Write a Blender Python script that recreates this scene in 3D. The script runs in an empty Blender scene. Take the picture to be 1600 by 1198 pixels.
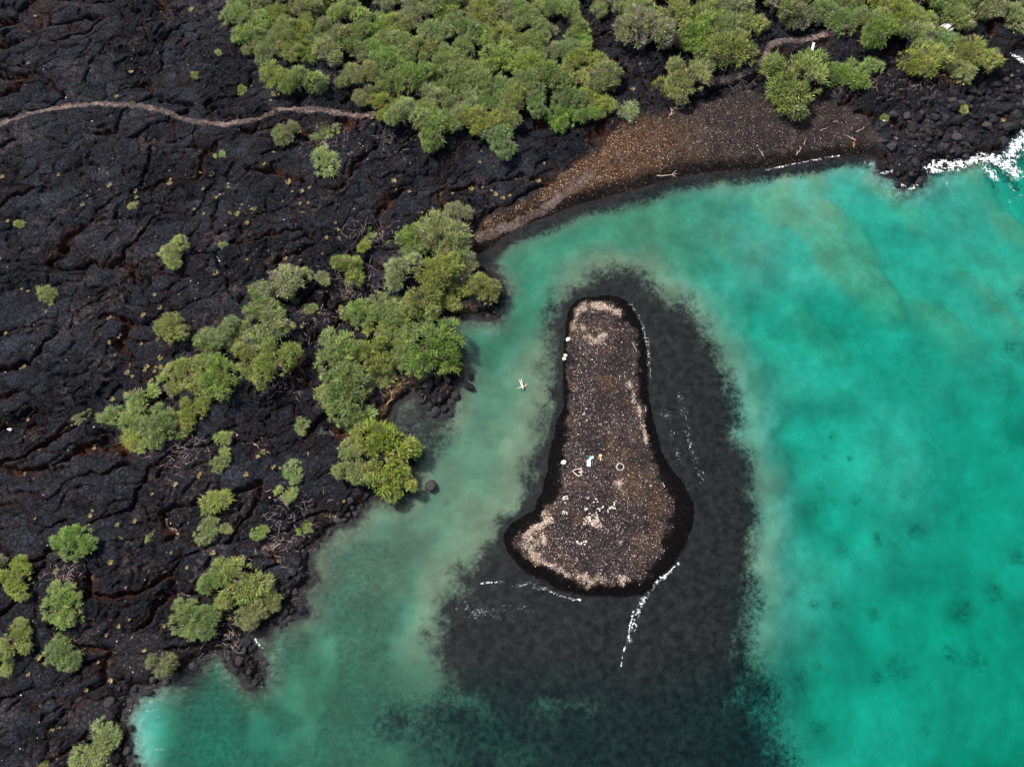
import bpy, math, random
import numpy as np
from mathutils import Vector, Matrix, noise as mnoise

R = math.radians
random.seed(7)
rng = np.random.default_rng(7)
scene = bpy.context.scene
C = scene.collection

# ------------------------------------------------------------------ camera, sky, sun, exposure
CAM_H, TILT, FPX = 120.0, R(20.0), 1244.0
cam_d = bpy.data.cameras.new('camera')
cam_d.sensor_width = 36.0
cam_d.lens = 36.0 * FPX / 1600.0
cam_d.clip_end = 5000
cam = bpy.data.objects.new('camera', cam_d)
cam.location = (0, 0, CAM_H)
cam.rotation_euler = (TILT, 0, 0)
C.objects.link(cam)
scene.camera = cam

SUN_EL = R(54)
SUN_DIR = Vector((-0.80, 0.60, 0)).normalized()          # horizontal direction towards the sun
world = bpy.data.worlds.new('World')
scene.world = world
world.use_nodes = True
wn = world.node_tree
sky = wn.nodes.new('ShaderNodeTexSky')
sky.sky_type = 'NISHITA'
sky.sun_disc = False
sky.sun_elevation = SUN_EL
sky.sun_rotation = math.atan2(SUN_DIR.x, SUN_DIR.y)
sky.dust_density = 3.0
wn.links.new(sky.outputs[0], wn.nodes['Background'].inputs[0])
wn.nodes['Background'].inputs[1].default_value = 0.10
sun_d = bpy.data.lights.new('sun', 'SUN')
sun_d.energy = 3.2
sun_d.angle = R(3.0)
sun_d.color = (1.0, 0.94, 0.86)
sun = bpy.data.objects.new('sun', sun_d)
to_sun = Vector((SUN_DIR.x * math.cos(SUN_EL), SUN_DIR.y * math.cos(SUN_EL), math.sin(SUN_EL)))
sun.rotation_euler = to_sun.to_track_quat('Z', 'Y').to_euler()
sun.location = (-60, 60, 90)
C.objects.link(sun)
vs = scene.view_settings
vs.view_transform = 'Standard'
vs.look = 'None'
vs.gamma = 1.0
vs.use_curve_mapping = False
vs.exposure = 1.4
scene.cycles.transparent_max_bounces = 12
scene.cycles.max_bounces = 6

# ------------------------------------------------------------------ maths helpers
def P(px, py, z=0.0):
    """world x, y on the horizontal plane z seen at a photograph position"""
    px = np.asarray(px, float); py = np.asarray(py, float)
    dx = (px - 800) / FPX; dy = -(py - 599) / FPX
    c, s = math.cos(TILT), math.sin(TILT)
    wy = dy * c + s
    wz = dy * s - c
    t = (CAM_H - z) / -wz
    return dx * t, wy * t
def ground_poly(pts, z=0.0):
    a = np.array(pts, float)
    x, y = P(a[:, 0], a[:, 1], z)
    return np.stack([x, y], 1)
def hash2(i, j, s):
    i = (np.asarray(i, np.int64) & 0xffffffff).astype(np.uint64); j = (np.asarray(j, np.int64) & 0xffffffff).astype(np.uint64)
    h = (i * np.uint64(374761393) + j * np.uint64(668265263) + np.uint64(s * 2147483 + 12345)) & np.uint64(0xffffffff)
    h = ((h ^ (h >> np.uint64(13))) * np.uint64(1274126177)) & np.uint64(0xffffffff)
    h = ((h ^ (h >> np.uint64(15))) * np.uint64(2246822519)) & np.uint64(0xffffffff)
    h ^= h >> np.uint64(16)
    return h.astype(np.float64) / 4294967295.0
def vnoise(x, y, s=0):
    i = np.floor(x).astype(np.int64); j = np.floor(y).astype(np.int64)
    u = x - i; v = y - j
    u = u * u * u * (u * (u * 6 - 15) + 10); v = v * v * v * (v * (v * 6 - 15) + 10)
    a = hash2(i, j, s); b = hash2(i + 1, j, s); c = hash2(i, j + 1, s); d = hash2(i + 1, j + 1, s)
    return (a * (1 - u) + b * u) * (1 - v) + (c * (1 - u) + d * u) * v
def fbm(x, y, s=0, o=4, g=0.5):
    r = 0; a = 1; n = 0
    for k in range(o):
        r = r + a * vnoise(x * 2.03 ** k + 17.3 * k, y * 2.03 ** k - 9.1 * k, s + k); n += a; a *= g
    return r / n
def voronoi(x, y, s=0, jit=0.95):
    ci = np.floor(x).astype(np.int64); cj = np.floor(y).astype(np.int64)
    f1 = np.full(x.shape, 9e9); f2 = f1.copy()
    i1 = np.zeros(x.shape, np.int64); j1 = i1.copy(); i2 = i1.copy(); j2 = i1.copy()
    for di in (-1, 0, 1):
        for dj in (-1, 0, 1):
            i = ci + di; j = cj + dj
            qx = i + 0.5 + jit * (hash2(i, j, s + 51) - 0.5); qy = j + 0.5 + jit * (hash2(i, j, s + 87) - 0.5)
            d = np.hypot(x - qx, y - qy)
            nearer = d < f1
            second = (~nearer) & (d < f2)
            f2 = np.where(nearer, f1, np.where(second, d, f2))
            i2 = np.where(nearer, i1, np.where(second, i, i2)); j2 = np.where(nearer, j1, np.where(second, j, j2))
            f1 = np.where(nearer, d, f1); i1 = np.where(nearer, i, i1); j1 = np.where(nearer, j, j1)
    return f1, f2, i1, j1, i2, j2
def sstep(a, b, x):
    t = np.clip((x - a) / (b - a), 0, 1)
    return t * t * (3 - 2 * t)
def seg_dist(x, y, pts, closed):
    d = np.full(x.shape, 1e9)
    n = len(pts)
    for k in range(n if closed else n - 1):
        ax, ay = pts[k]; bx, by = pts[(k + 1) % n]
        vx, vy = bx - ax, by - ay
        t = np.clip(((x - ax) * vx + (y - ay) * vy) / (vx * vx + vy * vy + 1e-9), 0, 1)
        d = np.minimum(d, np.hypot(x - ax - t * vx, y - ay - t * vy))
    return d
def inside(x, y, pts):
    r = np.zeros(x.shape, bool)
    n = len(pts)
    for k in range(n):
        ax, ay = pts[k]; bx, by = pts[(k + 1) % n]
        if ay == by: continue
        r ^= ((ay > y) != (by > y)) & (x < (bx - ax) * (y - ay) / (by - ay) + ax)
    return r
def sdf(x, y, pts):
    d = seg_dist(x, y, pts, True)
    return np.where(inside(x, y, pts), d, -d)

# ------------------------------------------------------------------ outlines of the place
COAST = ground_poly([(250, 1330), (228, 1240), (208, 1198), (192, 1160), (190, 1125), (200, 1098), (218, 1073), (240, 1071), (263, 1061), (283, 1051),
    (308, 1033), (333, 1018), (352, 1022), (360, 1045), (382, 1058), (400, 1071), (409, 1055), (408, 1030), (392, 1010), (385, 995), (398, 985), (415, 990),
    (430, 972), (455, 966), (478, 955), (460, 938), (466, 923), (484, 910), (486, 895), (482, 880), (480, 866), (488, 855), (505, 840), (525, 823),
    (550, 808), (563, 793), (575, 775), (595, 772), (625, 768), (640, 755), (641, 730), (632, 700), (618, 676), (612, 655), (617, 636), (630, 619), (648, 615), (657, 628),
    (675, 640), (692, 652), (701, 645), (702, 625), (708, 608), (719, 588), (716, 563), (708, 535), (700, 512), (703, 500), (718, 494), (750, 494), (774, 494),
    (780, 475), (786, 455), (778, 438), (760, 420), (747, 408), (745, 398), (763, 391), (776, 379), (800, 360), (825, 350), (862, 335), (900, 321), (935, 311),
    (975, 300), (1025, 286), (1050, 279), (1100, 270), (1150, 266), (1200, 262), (1250, 255), (1300, 246), (1350, 241), (1374, 248), (1372, 266),
    (1398, 277), (1411, 289), (1432, 286), (1446, 277), (1446, 261), (1463, 249), (1488, 256), (1513, 248), (1538, 241), (1563, 235), (1574, 220),
    (1583, 207), (1600, 200), (1630, 185), (1640, 150), (1622, 118), (1596, 101), (1578, 88), (1590, 78), (1625, 78), (1700, 95), (1850, 60), (2100, 0), (2600, -60)])
COAST = np.vstack([COAST, [[900, 200], [900, 1400], [-1500, 1400], [-1500, -900], [-80, -900], [-72, -120]]])
ISLAND = ground_poly([(903, 467), (915, 463), (940, 459), (965, 462), (980, 469), (990, 482), (998, 500), (1005, 516), (1009, 535), (1012, 560), (1011, 600), (1014, 625), (1020, 655),
    (1030, 683), (1036, 708), (1050, 735), (1068, 755), (1080, 775), (1084, 800), (1080, 825), (1070, 850), (1055, 876), (1032, 902), (1016, 920), (1003, 930),
    (975, 932), (925, 931), (880, 923), (845, 906), (815, 890), (798, 872), (788, 850), (786, 833), (800, 815), (816, 806), (835, 798), (845, 768), (854, 733), (860, 695), (866, 675),
    (870, 655), (878, 640), (879, 600), (878, 570), (880, 550), (882, 525), (884, 505), (888, 488), (894, 475)])
SHOAL = ground_poly([(960, 424), (1000, 430), (1040, 455), (1075, 485), (1105, 520), (1130, 560), (1150, 610), (1165, 660), (1174, 720), (1180, 800), (1184, 880), (1178, 950),
    (1174, 1020), (1168, 1100), (1155, 1200), (1120, 1330), (1030, 1330), (985, 1200), (960, 1125), (900, 1112), (800, 1112), (748, 1100), (710, 1082), (688, 1058), (681, 1028), (686, 990), (702, 950), (722, 912), (746, 880), (765, 848),
    (790, 818), (815, 792), (832, 750), (847, 690), (853, 620), (857, 560), (864, 510), (877, 470), (893, 446), (920, 430)])
BEACH = ground_poly([(735, 405), (738, 372), (760, 342), (830, 312), (880, 272), (935, 240), (958, 214), (985, 186), (1040, 188), (1100, 162), (1165, 138), (1210, 160), (1300, 160), (1345, 178),
    (1368, 205), (1372, 240), (1350, 275), (1200, 300), (1000, 330), (850, 370), (760, 420)], 0.8)
TRAILS = [(ground_poly([(-260, 300), (-120, 245), (0, 195), (50, 176), (100, 161), (150, 157), (200, 161), (250, 171), (300, 185), (350, 190), (400, 182), (440, 172), (500, 172), (560, 178), (610, 172)], 2.0), 0.46),
    (ground_poly([(1112, 124), (1160, 112), (1186, 97), (1199, 82), (1206, 66), (1228, 57), (1280, 51), (1340, 46), (1372, 41)], 2.0), 0.6),
    (ground_poly([(748, 366), (800, 345), (850, 320), (900, 286), (925, 266)], 1.6), 0.75)]
SOIL = ground_poly([(1500, 22), (1560, 30), (1700, 70), (1700, 40), (1560, 5)], 2.0)
GRAVEL = [ground_poly([(165, 985), (250, 985), (255, 1010), (215, 1060), (190, 1055), (170, 1015)], 1.0), ground_poly([(95, 1145), (110, 1110), (150, 1090), (170, 1105), (150, 1140)], 1.0)]
PALE = [(ground_poly([(852, 812), (830, 820), (824, 840), (832, 862), (858, 884), (890, 902), (935, 912), (975, 908)], 1.0), 1.1),
    (ground_poly([(897, 505), (905, 485), (925, 476), (950, 482), (975, 492)], 1.0), 0.9),
    (ground_poly([(985, 600), (996, 632), (1005, 660), (1013, 690)], 1.0), 0.5),
    (ground_poly([(912, 515), (916, 522)], 1.0), 0.8), (ground_poly([(930, 533), (942, 525)], 1.0), .9), (ground_poly([(922, 812), (932, 818)], 1.0), .8),
    (ground_poly([(852, 842), (854, 852)], 1.0), 0.8), (ground_poly([(955, 840), (965, 848)], 1.0), .6), (ground_poly([(960, 752), (970, 758)], 1.0), .6)]
RIM = [(886, 500, .8), (879, 580, .8), (872, 640, 1.5), (862, 690, 2.7), (850, 750, 3.2), (840, 790, 2.6), (800, 815, 2.5), (788, 840, 2.7), (800, 875, 2.4), (850, 910, 1.9), (925, 931, 1.9), (1000, 930, 2.3), (1050, 880, 3.0), (1080, 825, 3.6),
    (1080, 770, 3.2), (1045, 720, 2.0), (1020, 655, 1.6), (1012, 590, 1.8), (1008, 530, 2.0), (990, 480, 2.6), (950, 460, 1.8), (905, 467, 1.1)]
LEDGE = [(ground_poly([(628, 596), (610, 618), (600, 640), (596, 662)], 1.2), 0.9), (ground_poly([(640, 585), (668, 592), (692, 600)], 1.0), 0.8), (ground_poly([(715, 478), (735, 484)], 1.0), 1.0), (ground_poly([(1448, 115), (1500, 130)], 1.5), 0.6)]
DEPTHS = [(560, 900, .72), (650, 820, .55), (720, 700, .6), (760, 600, .75), (745, 540, 1.4), (830, 470, 2.0), (800, 420, 1.1), (900, 370, 1.3), (1000, 335, 1.0), (1100, 350, 1.3),
    (1250, 400, 1.6), (1290, 325, 1.0), (1180, 395, .95), (1130, 420, 1.6), (1350, 335, 1.9), (1500, 335, 1.5), (1450, 420, 2.2), (1300, 500, 2.9), (1200, 500, 2.3), (1560, 470, 1.7), (1400, 600, 2.9), (1500, 680, 3.0),
    (1560, 800, 3.6), (1300, 800, 3.3), (1260, 680, 3.0), (1400, 640, 2.1), (1430, 710, 2.0), (1212, 800, 1.5), (1196, 650, 1.5), (1400, 1000, 3.7), (1550, 1000, 4.2), (1300, 1100, 3.8), (1222, 960, 1.6), (1215, 1100, 1.9),
    (500, 1000, 1.1), (480, 1090, 1.3), (600, 1000, .95), (560, 1150, 1.2), (650, 1150, 1.1), (310, 1140, 2.8), (330, 1085, 2.3), (270, 1090, 1.2), (400, 1130, 1.7), (750, 1150, 1.3), (640, 1060, .8), (900, 1150, 1.2),
    (1100, 1150, 1.1), (1100, 700, .22), (1120, 850, .25), (1000, 1000, .3), (800, 980, .3), (720, 1020, .45), (900, 1080, .7), (1080, 600, .22), (1100, 1000, .5), (1120, 780, .25), (1060, 940, .3), (880, 980, .3), (940, 440, .25), (1040, 500, .25), (860, 600, .45), (800, 680, .5), (740, 800, .5), (700, 880, .5), (1700, 700, 4), (1700, 300, 3), (1600, 1300, 5), (800, 1400, 2.5)]
DP = np.array(DEPTHS); DPX, DPY = P(DP[:, 0], DP[:, 1])
SPOTS = [(1435, 825, 2.2), (1340, 780, 1.3), (1305, 780, 1.2), (1412, 776, 1.0), (1330, 714, 1.0), (1292, 712, .9), (1305, 680, 1.3), (1272, 945, 1.3), (1310, 942, 1.8), (1495, 1020, 2.0), (1520, 955, 2.6), (1560, 925, 2.4), (1540, 1030, 2.4),
    (1280, 1040, 1.3), (1250, 1065, 3.4), (1420, 1045, 3.0), (1380, 1060, 1.2), (1284, 1140, 2.2), (1375, 840, 1.8), (1450, 1145, 1.8), (1370, 958, 1.6), (672, 770, 1.3), (745, 748, .8), (700, 785, 1.2), (1596, 870, 2), (1580, 540, 3), (1595, 460, 3)]

# ------------------------------------------------------------------ terrain fields on a world-aligned grid
ST = 0.18
NX, NY = 1264, 880
X0, Y0 = -113.76, -22.0
gx = X0 + ST * np.arange(NX + 1); gy = Y0 + ST * np.arange(NY + 1)
GX, GY = np.meshgrid(gx, gy)
def upsample(a):
    def ax0(b):
        n = b.shape[0]; o = np.empty((4 * (n - 1) + 1,) + b.shape[1:])
        for k in range(4): o[k:4 * (n - 1):4] = b[:-1] * (1 - k / 4) + b[1:] * (k / 4)
        o[-1] = b[-1]
        return o
    return ax0(ax0(a).T).T
def idw(x, y):
    num = 0; den = 0
    for k in range(len(DP)):
        w = 1.0 / ((x - DPX[k]) ** 2 + (y - DPY[k]) ** 2 + 12.0) ** 1.6
        num = num + w * DP[k, 2]; den = den + w
    return num / den
def base_fields(x, y):
    f = dict(coast=sdf(x, y, COAST), isl=sdf(x, y, ISLAND), shoal=sdf(x, y, SHOAL), beach=sdf(x, y, BEACH), depth=idw(x, y), soil=sdf(x, y, SOIL))
    f['gravel'] = np.maximum(sdf(x, y, GRAVEL[0]), sdf(x, y, GRAVEL[1]))
    f['trail'] = np.minimum.reduce([seg_dist(x, y, t, False) / w for t, w in TRAILS])
    rn = 0; rd = 0
    for (a, b, w) in RIM:
        qx, qy = P(a, b)
        k = 1 / ((x - qx) ** 2 + (y - qy) ** 2 + 1.5) ** 2
        rn = rn + k * w; rd = rd + k
    f['rim'] = rn / rd
    f['ledge'] = np.minimum.reduce([seg_dist(x, y, t, False) / w for t, w in LEDGE])
    f['pale'] = np.maximum.reduce([1 - seg_dist(x, y, t, False) / (w * 1.15) for t, w in PALE])
    sp = np.zeros(x.shape)
    for (px, py, r) in SPOTS:
        qx, qy = P(px, py, -2.0)
        sp = np.maximum(sp, 1 - np.hypot(x - qx, y - qy) / (r * 1.6))
    f['spot'] = np.clip(sp, 0, 1)
    return f
def mixc(a, b, t):
    return a * (1 - t[..., None]) + np.asarray(b) * t[..., None]
def terrain(x, y, f):
    """height, colour, rock-bed mask, kind of ground, slab ids at world points"""
    wob = (fbm(x / 2.2, y / 2.2, 3, 4) - 0.5) * 2.6 + (fbm(x / 0.7, y / 0.7, 4, 2) - 0.5) * 0.7
    beach = sstep(-1.5, 1.5, f['beach'] + wob * 0.8)
    coast = f['coast'] + wob * (0.55 - 0.4 * beach)
    isl = f['isl'] + wob * 0.22
    # --- lava field: plates, cracks, tumuli
    wx = x + (fbm(x / 5, y / 5, 11, 3) - 0.5) * 4.5 + (fbm(x / 1.1, y / 1.1, 12, 2) - 0.5) * 0.45
    wy = y + (fbm(x / 5, y / 5, 13, 3) - 0.5) * 4.5 + (fbm(x / 1.1, y / 1.1, 14, 2) - 0.5) * 0.45
    c, s = math.cos(R(17)), math.sin(R(17))
    u = wx * c + wy * s; v = -wx * s + wy * c
    F1, F2, i1, j1, i2, j2 = voronoi(u / 15.0, v / 6.2, 21)
    big = (F2 - F1) * 4.2
    bstr = hash2(i1 + i2, j1 + j2, 33)
    bw = 0.14 + 0.48 * sstep(0.35, 1.0, bstr) * (0.2 + 1.4 * fbm(x / 4, y / 4, 35, 2))
    bigc = 1 - sstep(0.0, 1.0, big / np.maximum(bw, 0.05))
    bigc *= sstep(0.25, 0.4, bstr)
    f1, f2, a1, b1, a2, b2 = voronoi(u / 2.9, v / 2.0, 22)
    med = (f2 - f1) * 1.2
    mstr = hash2(a1 + a2, b1 + b2, 34)
    mw = 0.15 + 0.20 * sstep(0.3, 1, mstr)
    medc = (1 - sstep(0.0, 1.0, med / mw)) * (0.25 + 0.75 * sstep(0.15, 0.6, mstr))
    g1, g2, e1, h1, e2, h2 = voronoi(u / 1.0 + 3, v / 0.75, 23)
    smc = 1 - sstep(0.0, 0.22, g2 - g1)
    rough = sstep(0.46, 0.6, fbm(x / 9 + 5, y / 9, 41, 3) + 0.10 * sstep(60, 115, y))
    calm = 0.7 * sstep(0.53, 0.64, fbm(x / 10 + 3, y / 7, 67, 3))
    medc = medc * (1 - 0.8 * calm * (mstr < 0.8)); smc = smc * (1 - 0.9 * calm)
    tilt = (1 - 0.7 * calm) * (hash2(a1, b1, 61) - 0.5) * (u / 2.9 - a1 - 0.5) * 0.45 + (hash2(a1, b1, 62) - 0.5) * (v / 2.0 - b1 - 0.5) * 0.45
    slab = (hash2(a1, b1, 63) - 0.5) * 0.24 * (1 - 0.8 * calm) + tilt * (1 - 0.7 * calm)
    chunk = (hash2(e1, h1, 64) - 0.3) * (0.07 + 0.42 * rough) * (1 - smc) * (1 - 0.9 * calm)
    ropy = (fbm(u / 0.9, v / 0.28, 65, 2) - 0.5) * 0.10
    tum = (fbm(x / 13, y / 9, 42, 3) - 0.42) * 2.6
    cells = sstep(0, 1.2, big) * 0.55 * hash2(i1, j1, 66)
    lava = 0.75 + 0.012 * np.clip(coast, 0, 60) + np.maximum(tum, -0.7) * sstep(2, 9, coast) + cells + slab + chunk + ropy
    lava = lava - bigc * (0.85 + 0.5 * bstr) - medc * 0.55 - smc * (0.09 + 0.1 * rough)
    rise = sstep(-0.1, 1.3, coast)
    lava = -0.35 + (lava + 0.35 + 0.35 * (fbm(x / 1.6, y / 1.6, 43, 3) - 0.3)) * rise
    # --- pebble beach
    bz = np.minimum(0.17 * coast, 0.95 + 0.035 * coast) + (fbm(x / 2.5, y / 2.5, 44, 3) - 0.5) * 0.25 * sstep(1, 4, coast)
    land = lava * (1 - beach) + bz * beach
    trailm = 1 - sstep(0.7, 1.5, f['trail'] + (fbm(x / 0.8, y / 0.8, 45, 3) - 0.5) * 1.1)
    grav = sstep(-0.6, 0.6, f['gravel'] + wob * 0.5)
    smooth_h = 0.75 + 0.012 * np.clip(coast, 0, 60) + np.maximum(tum, -0.7) * sstep(2, 9, coast) + 0.2
    land = np.where(coast > 0.8, land * (1 - 0.85 * trailm * (1 - beach)) + smooth_h * 0.85 * trailm * (1 - beach), land)
    land = land * (1 - 0.8 * grav) + (smooth_h - 0.45) * 0.8 * grav
    # --- seabed
    sea_d = np.maximum(-coast, 0)
    isl_d = np.maximum(-isl, 0)
    ramp = sstep(0, 5.5, sea_d) * 0.85 + 0.15 * np.clip(sea_d / 1.2, 0, 1)
    ramp_i = np.clip(isl_d / 5.0, 0, 1) ** 0.8
    dep = f['depth'] * np.minimum(ramp, ramp_i) * (0.85 + 0.3 * fbm(x / 9, y / 9, 46, 3)) + 0.25 * (fbm(x / 3, y / 3, 47, 3) - 0.5) * ramp
    reef = sstep(0.46, 0.70, fbm((x * 0.8 + y * 0.6) / 6, (y * 0.8 - x * 0.6) / 11, 79, 3)) * sstep(38, 62, y) * sstep(26, 50, x)
    dep = dep * (1 - 0.25 * reef) * (1 - 0.45 * sstep(-7.5, -2.0, f['shoal'] + (fbm(x / 4, y / 4, 85, 3) - 0.5) * 4) * sstep(-6, 6, y))
    bed = -np.maximum(dep, 0.02) - 0.02
    # --- island
    iz = 0.26 * np.clip(isl, 0, 3.2) + 0.25 * sstep(3.0, 6, isl) + (fbm(x / 2.2, y / 2.2, 48, 3) - 0.5) * 0.28 * sstep(1, 4, isl) + 0.35 * np.clip(f['pale'], 0, 1) - 0.02
    z = np.where(isl > 0, iz, np.where(coast > 0, np.maximum(land, -0.3), np.maximum(bed, np.where(beach < 0.5, -9, -9))))
    z = np.where((coast <= 0) & (isl <= 0), np.minimum(bed, -0.02 - 0.6 * np.clip(sea_d, 0, 1) * (1 - beach) * 0.5), z)
    # --- colour of the ground itself
    n1 = fbm(x / 6, y / 6, 71, 4); n2 = fbm(x / 0.9, y / 0.9, 72, 3); n3 = fbm(x / 2.4, y / 2.4, 73, 3)
    tone = 0.55 + 0.35 * calm + 0.75 * hash2(a1, b1, 74) * (1 - 0.6 * rough) + 0.7 * (n2 - 0.5) + 0.35 * (n1 - 0.5)
    col = np.array([0.0150, 0.0158, 0.0205]) * np.maximum(tone, 0.25)[..., None]
    col = mixc(col, [0.0125, 0.0105, 0.012], np.clip((n3 - 0.52) * 2.2, 0, 0.7))
    rust = bigc * sstep(0.45, 0.75, n3 * 0.5 + bstr * 0.5)
    rim = (1 - sstep(0.0, 2.2, big / np.maximum(bw, 0.05))) * sstep(0.35, 0.6, bstr) * sstep(0.40, 0.55, n3)
    col = mixc(col, [0.046, 0.0175, 0.0095], np.clip(rust * 0.85 + rim * 0.42, 0, 0.9))
    col = mixc(col, [0.022, 0.0095, 0.006], medc * sstep(0.42, 0.6, n1) * 0.8)
    litter = sstep(0.6, 0.72, fbm(x / 5 + 30, y / 5, 75, 3)) * sstep(0.5, 0.62, fbm(x / 0.5, y / 0.5, 76, 2))
    col = mixc(col, [0.066, 0.047, 0.044], litter * 0.5 * (1 - bigc))
    # wet, algae covered rock by the water
    cliff = (1 - sstep(0.6, 2.6, coast)) * (1 - beach)
    col = mixc(col, [0.013, 0.009, 0.0068], cliff * 0.7)
    led = 1 - sstep(0.5, 1.6, f['ledge'] + (n2 - 0.5) * 1.2)
    col = mixc(col, [0.085, 0.050, 0.026], led * (0.35 + 0.65 * sstep(0.4, 0.6, n2)))
    # beach
    bt = sstep(0.0, 1.0, (x - P(1010, 230, 1)[0]) / 16.0 + (n1 - 0.5) * 1.6)
    bcol = mixc(mixc(np.ones(x.shape + (3,)) * np.array([0.066, 0.037, 0.021]), [0.028, 0.0215, 0.020], bt) * (0.55 + 0.9 * n2)[..., None], [0.075, 0.056, 0.047], sstep(0.5, 0.68, n3) * 0.6)
    bcol = mixc(bcol, [0.004, 0.003, 0.0026], 1 - sstep(1.0, 3.4, coast + (n2 - 0.5) * 2))
    col = mixc(col, bcol, beach)
    col = mixc(col, [0.15, 0.11, 0.095], trailm * (0.55 + 0.45 * sstep(0.4, 0.6, n3)) * (1 - 0.35 * beach))
    col = mixc(col, [0.036, 0.016, 0.012], sstep(-1, 1.5, f['soil'] + wob * 0.6) * 0.8)
    col = mixc(col, [0.022, 0.020, 0.022], grav * 0.9)
    # island
    pale = np.clip(f['pale'] * .9 + (n2 - 0.5) * 1.6 + (n3 - 0.5) * 1.1, 0, 1) * (f['pale'] > -0.4)
    icol = np.ones(x.shape + (3,)) * np.array([0.024, 0.0188, 0.019]) * (0.5 + 1.0 * n2)[..., None]
    icol = mixc(icol, [0.07, 0.05, 0.044], sstep(0.5, 0.68, n3 * 0.6 + n1 * 0.4) * 0.6)
    icol = mixc(icol, [0.10, 0.055, 0.025], sstep(0.6, 0.7, fbm(x / 3.1 + 8, y / 3.1, 77, 3)) * 0.4)
    icol = mixc(icol, [0.21, 0.15, 0.108], pale * 0.85)
    rimw = f['rim'] * (0.35 + 1.0 * fbm(x / 2.6, y / 2.6, 83, 3))
    wet = 1 - sstep(0.72, 1.25, isl / rimw + (n2 - 0.5) * 0.8)
    icol = mixc(icol, [0.0026, 0.002, 0.0019], wet)
    # seabed
    sand = np.ones(x.shape + (3,)) * np.array([0.098, 0.103, 0.073]) * (0.7 + 0.6 * n1)[..., None]
    pxl = sstep(-20, -60, x) * 0
    weedy = sstep(-6, -22, x) * sstep(-52, -46, x) * sstep(0.35, 0.6, fbm(x / 7, y / 7, 78, 3) + 0.12)
    sand = mixc(sand, [0.062, 0.064, 0.044], weedy * 0.7)
    bottom = sstep(8, -8, y) * sstep(-32, -8, x) * sstep(44, 34, x)
    sand = mixc(sand, [0.042, 0.045, 0.032], np.clip(bottom, 0, 1) * 0.85)
    far = sstep(26, 50, x + (n1 - 0.5) * 14)
    sand = mixc(sand, np.array([0.165, 0.190, 0.166]), far * 0.95)
    sand = mixc(sand, np.array([0.27, 0.30, 0.26]), sstep(-47, -53, x) * 0.9)
    sand = mixc(sand, [0.17, 0.145, 0.10], reef * 0.85)
    patchy = fbm(x / 4.5, y / 4.5, 84, 4)
    sand = sand * (1 + (patchy - 0.5) * 0.75)[..., None]
    dk = sstep(-5.0, 4.0, f['shoal'] + wob * 1.2 + (fbm(x / 5, y / 5, 82, 3) - 0.5) * 5)
    fade = sstep(-1, -12, y + (fbm(x / 8, y / 8, 80, 3) - 0.5) * 7)
    dk = dk * (1 - 0.35 * fade) * (1 - 0.25 * sstep(6, 13, isl_d) * sstep(P(1090, 800)[0], P(1170, 800)[0], x))
    dk = np.maximum(dk, bottom * (0.50 + 1.1 * (fbm(x / 6, y / 6, 81, 4) - 0.4) + 0.3 * sstep(-5, 15, x)))
    near = (1 - sstep(1.0, 4.2 + 1.5 * (n1 - 0.5) * 3, sea_d)) * (0.55 + 0.45 * beach)
    dk = np.maximum(dk, near * 0.85)
    cove = 1 - sstep(2, 9, np.hypot(x - P(655, 670)[0], (y - P(655, 670)[1]) * 1.0))
    dk = np.maximum(dk, cove * 0.75)
    dk = np.maximum(dk, sstep(0, 1, f['spot'] + (n1 - .5) * .5) * 0.42)
    dk = np.maximum(dk, weedy * 0.28 + reef * 0.10 + 0.05)
    sea = (coast <= 0) & (isl <= 0)
    edge = np.maximum(sstep(1.2, 0.4, sea_d), sstep(1.2, 0.4, isl_d))
    sand = mixc(sand, [0.010, 0.008, 0.0085], np.maximum(edge, sstep(0.7, 1.0, dk) * 0.6))
    col = np.where((isl > 0)[..., None], icol, np.where(sea[..., None], sand, col))
    dk = np.where(sea, dk, 0.0)
    kind = np.where(isl > 0, 2, np.where(coast > 0, np.where(trailm > 0.5, 4, np.where(beach > 0.5, 3, 1)), 0))
    sid = a1 * 100003 + b1
    inner = (med > mw * 0.55) & (bigc < 0.2) & (coast > 1.2) & (beach < 0.4) & (trailm < 0.4)
    return dict(z=z, col=np.clip(col, 0.002, 0.9), dk=np.clip(dk, 0, 1), kind=kind, wet=wet, sid=sid, inner=inner, coast=coast, isl=isl, beach=beach, bigc=bigc, pale=np.clip(pale, 0, 1), rough=rough, crack=np.maximum(bigc, medc), trail=trailm, medc=medc)
cf = base_fields(*np.meshgrid(gx[::4], gy[::4]))
FF = {k: upsample(v) for k, v in cf.items()}
T = terrain(GX, GY, FF)
Z = T['z']
def zg(x, y):
    i = int(round((x - X0) / ST)); j = int(round((y - Y0) / ST))
    return float(Z[min(max(j, 0), NY), min(max(i, 0), NX)])
def field(name, x, y):
    i = int(round((x - X0) / ST)); j = int(round((y - Y0) / ST))
    return float(T[name][min(max(j, 0), NY), min(max(i, 0), NX)])

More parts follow.
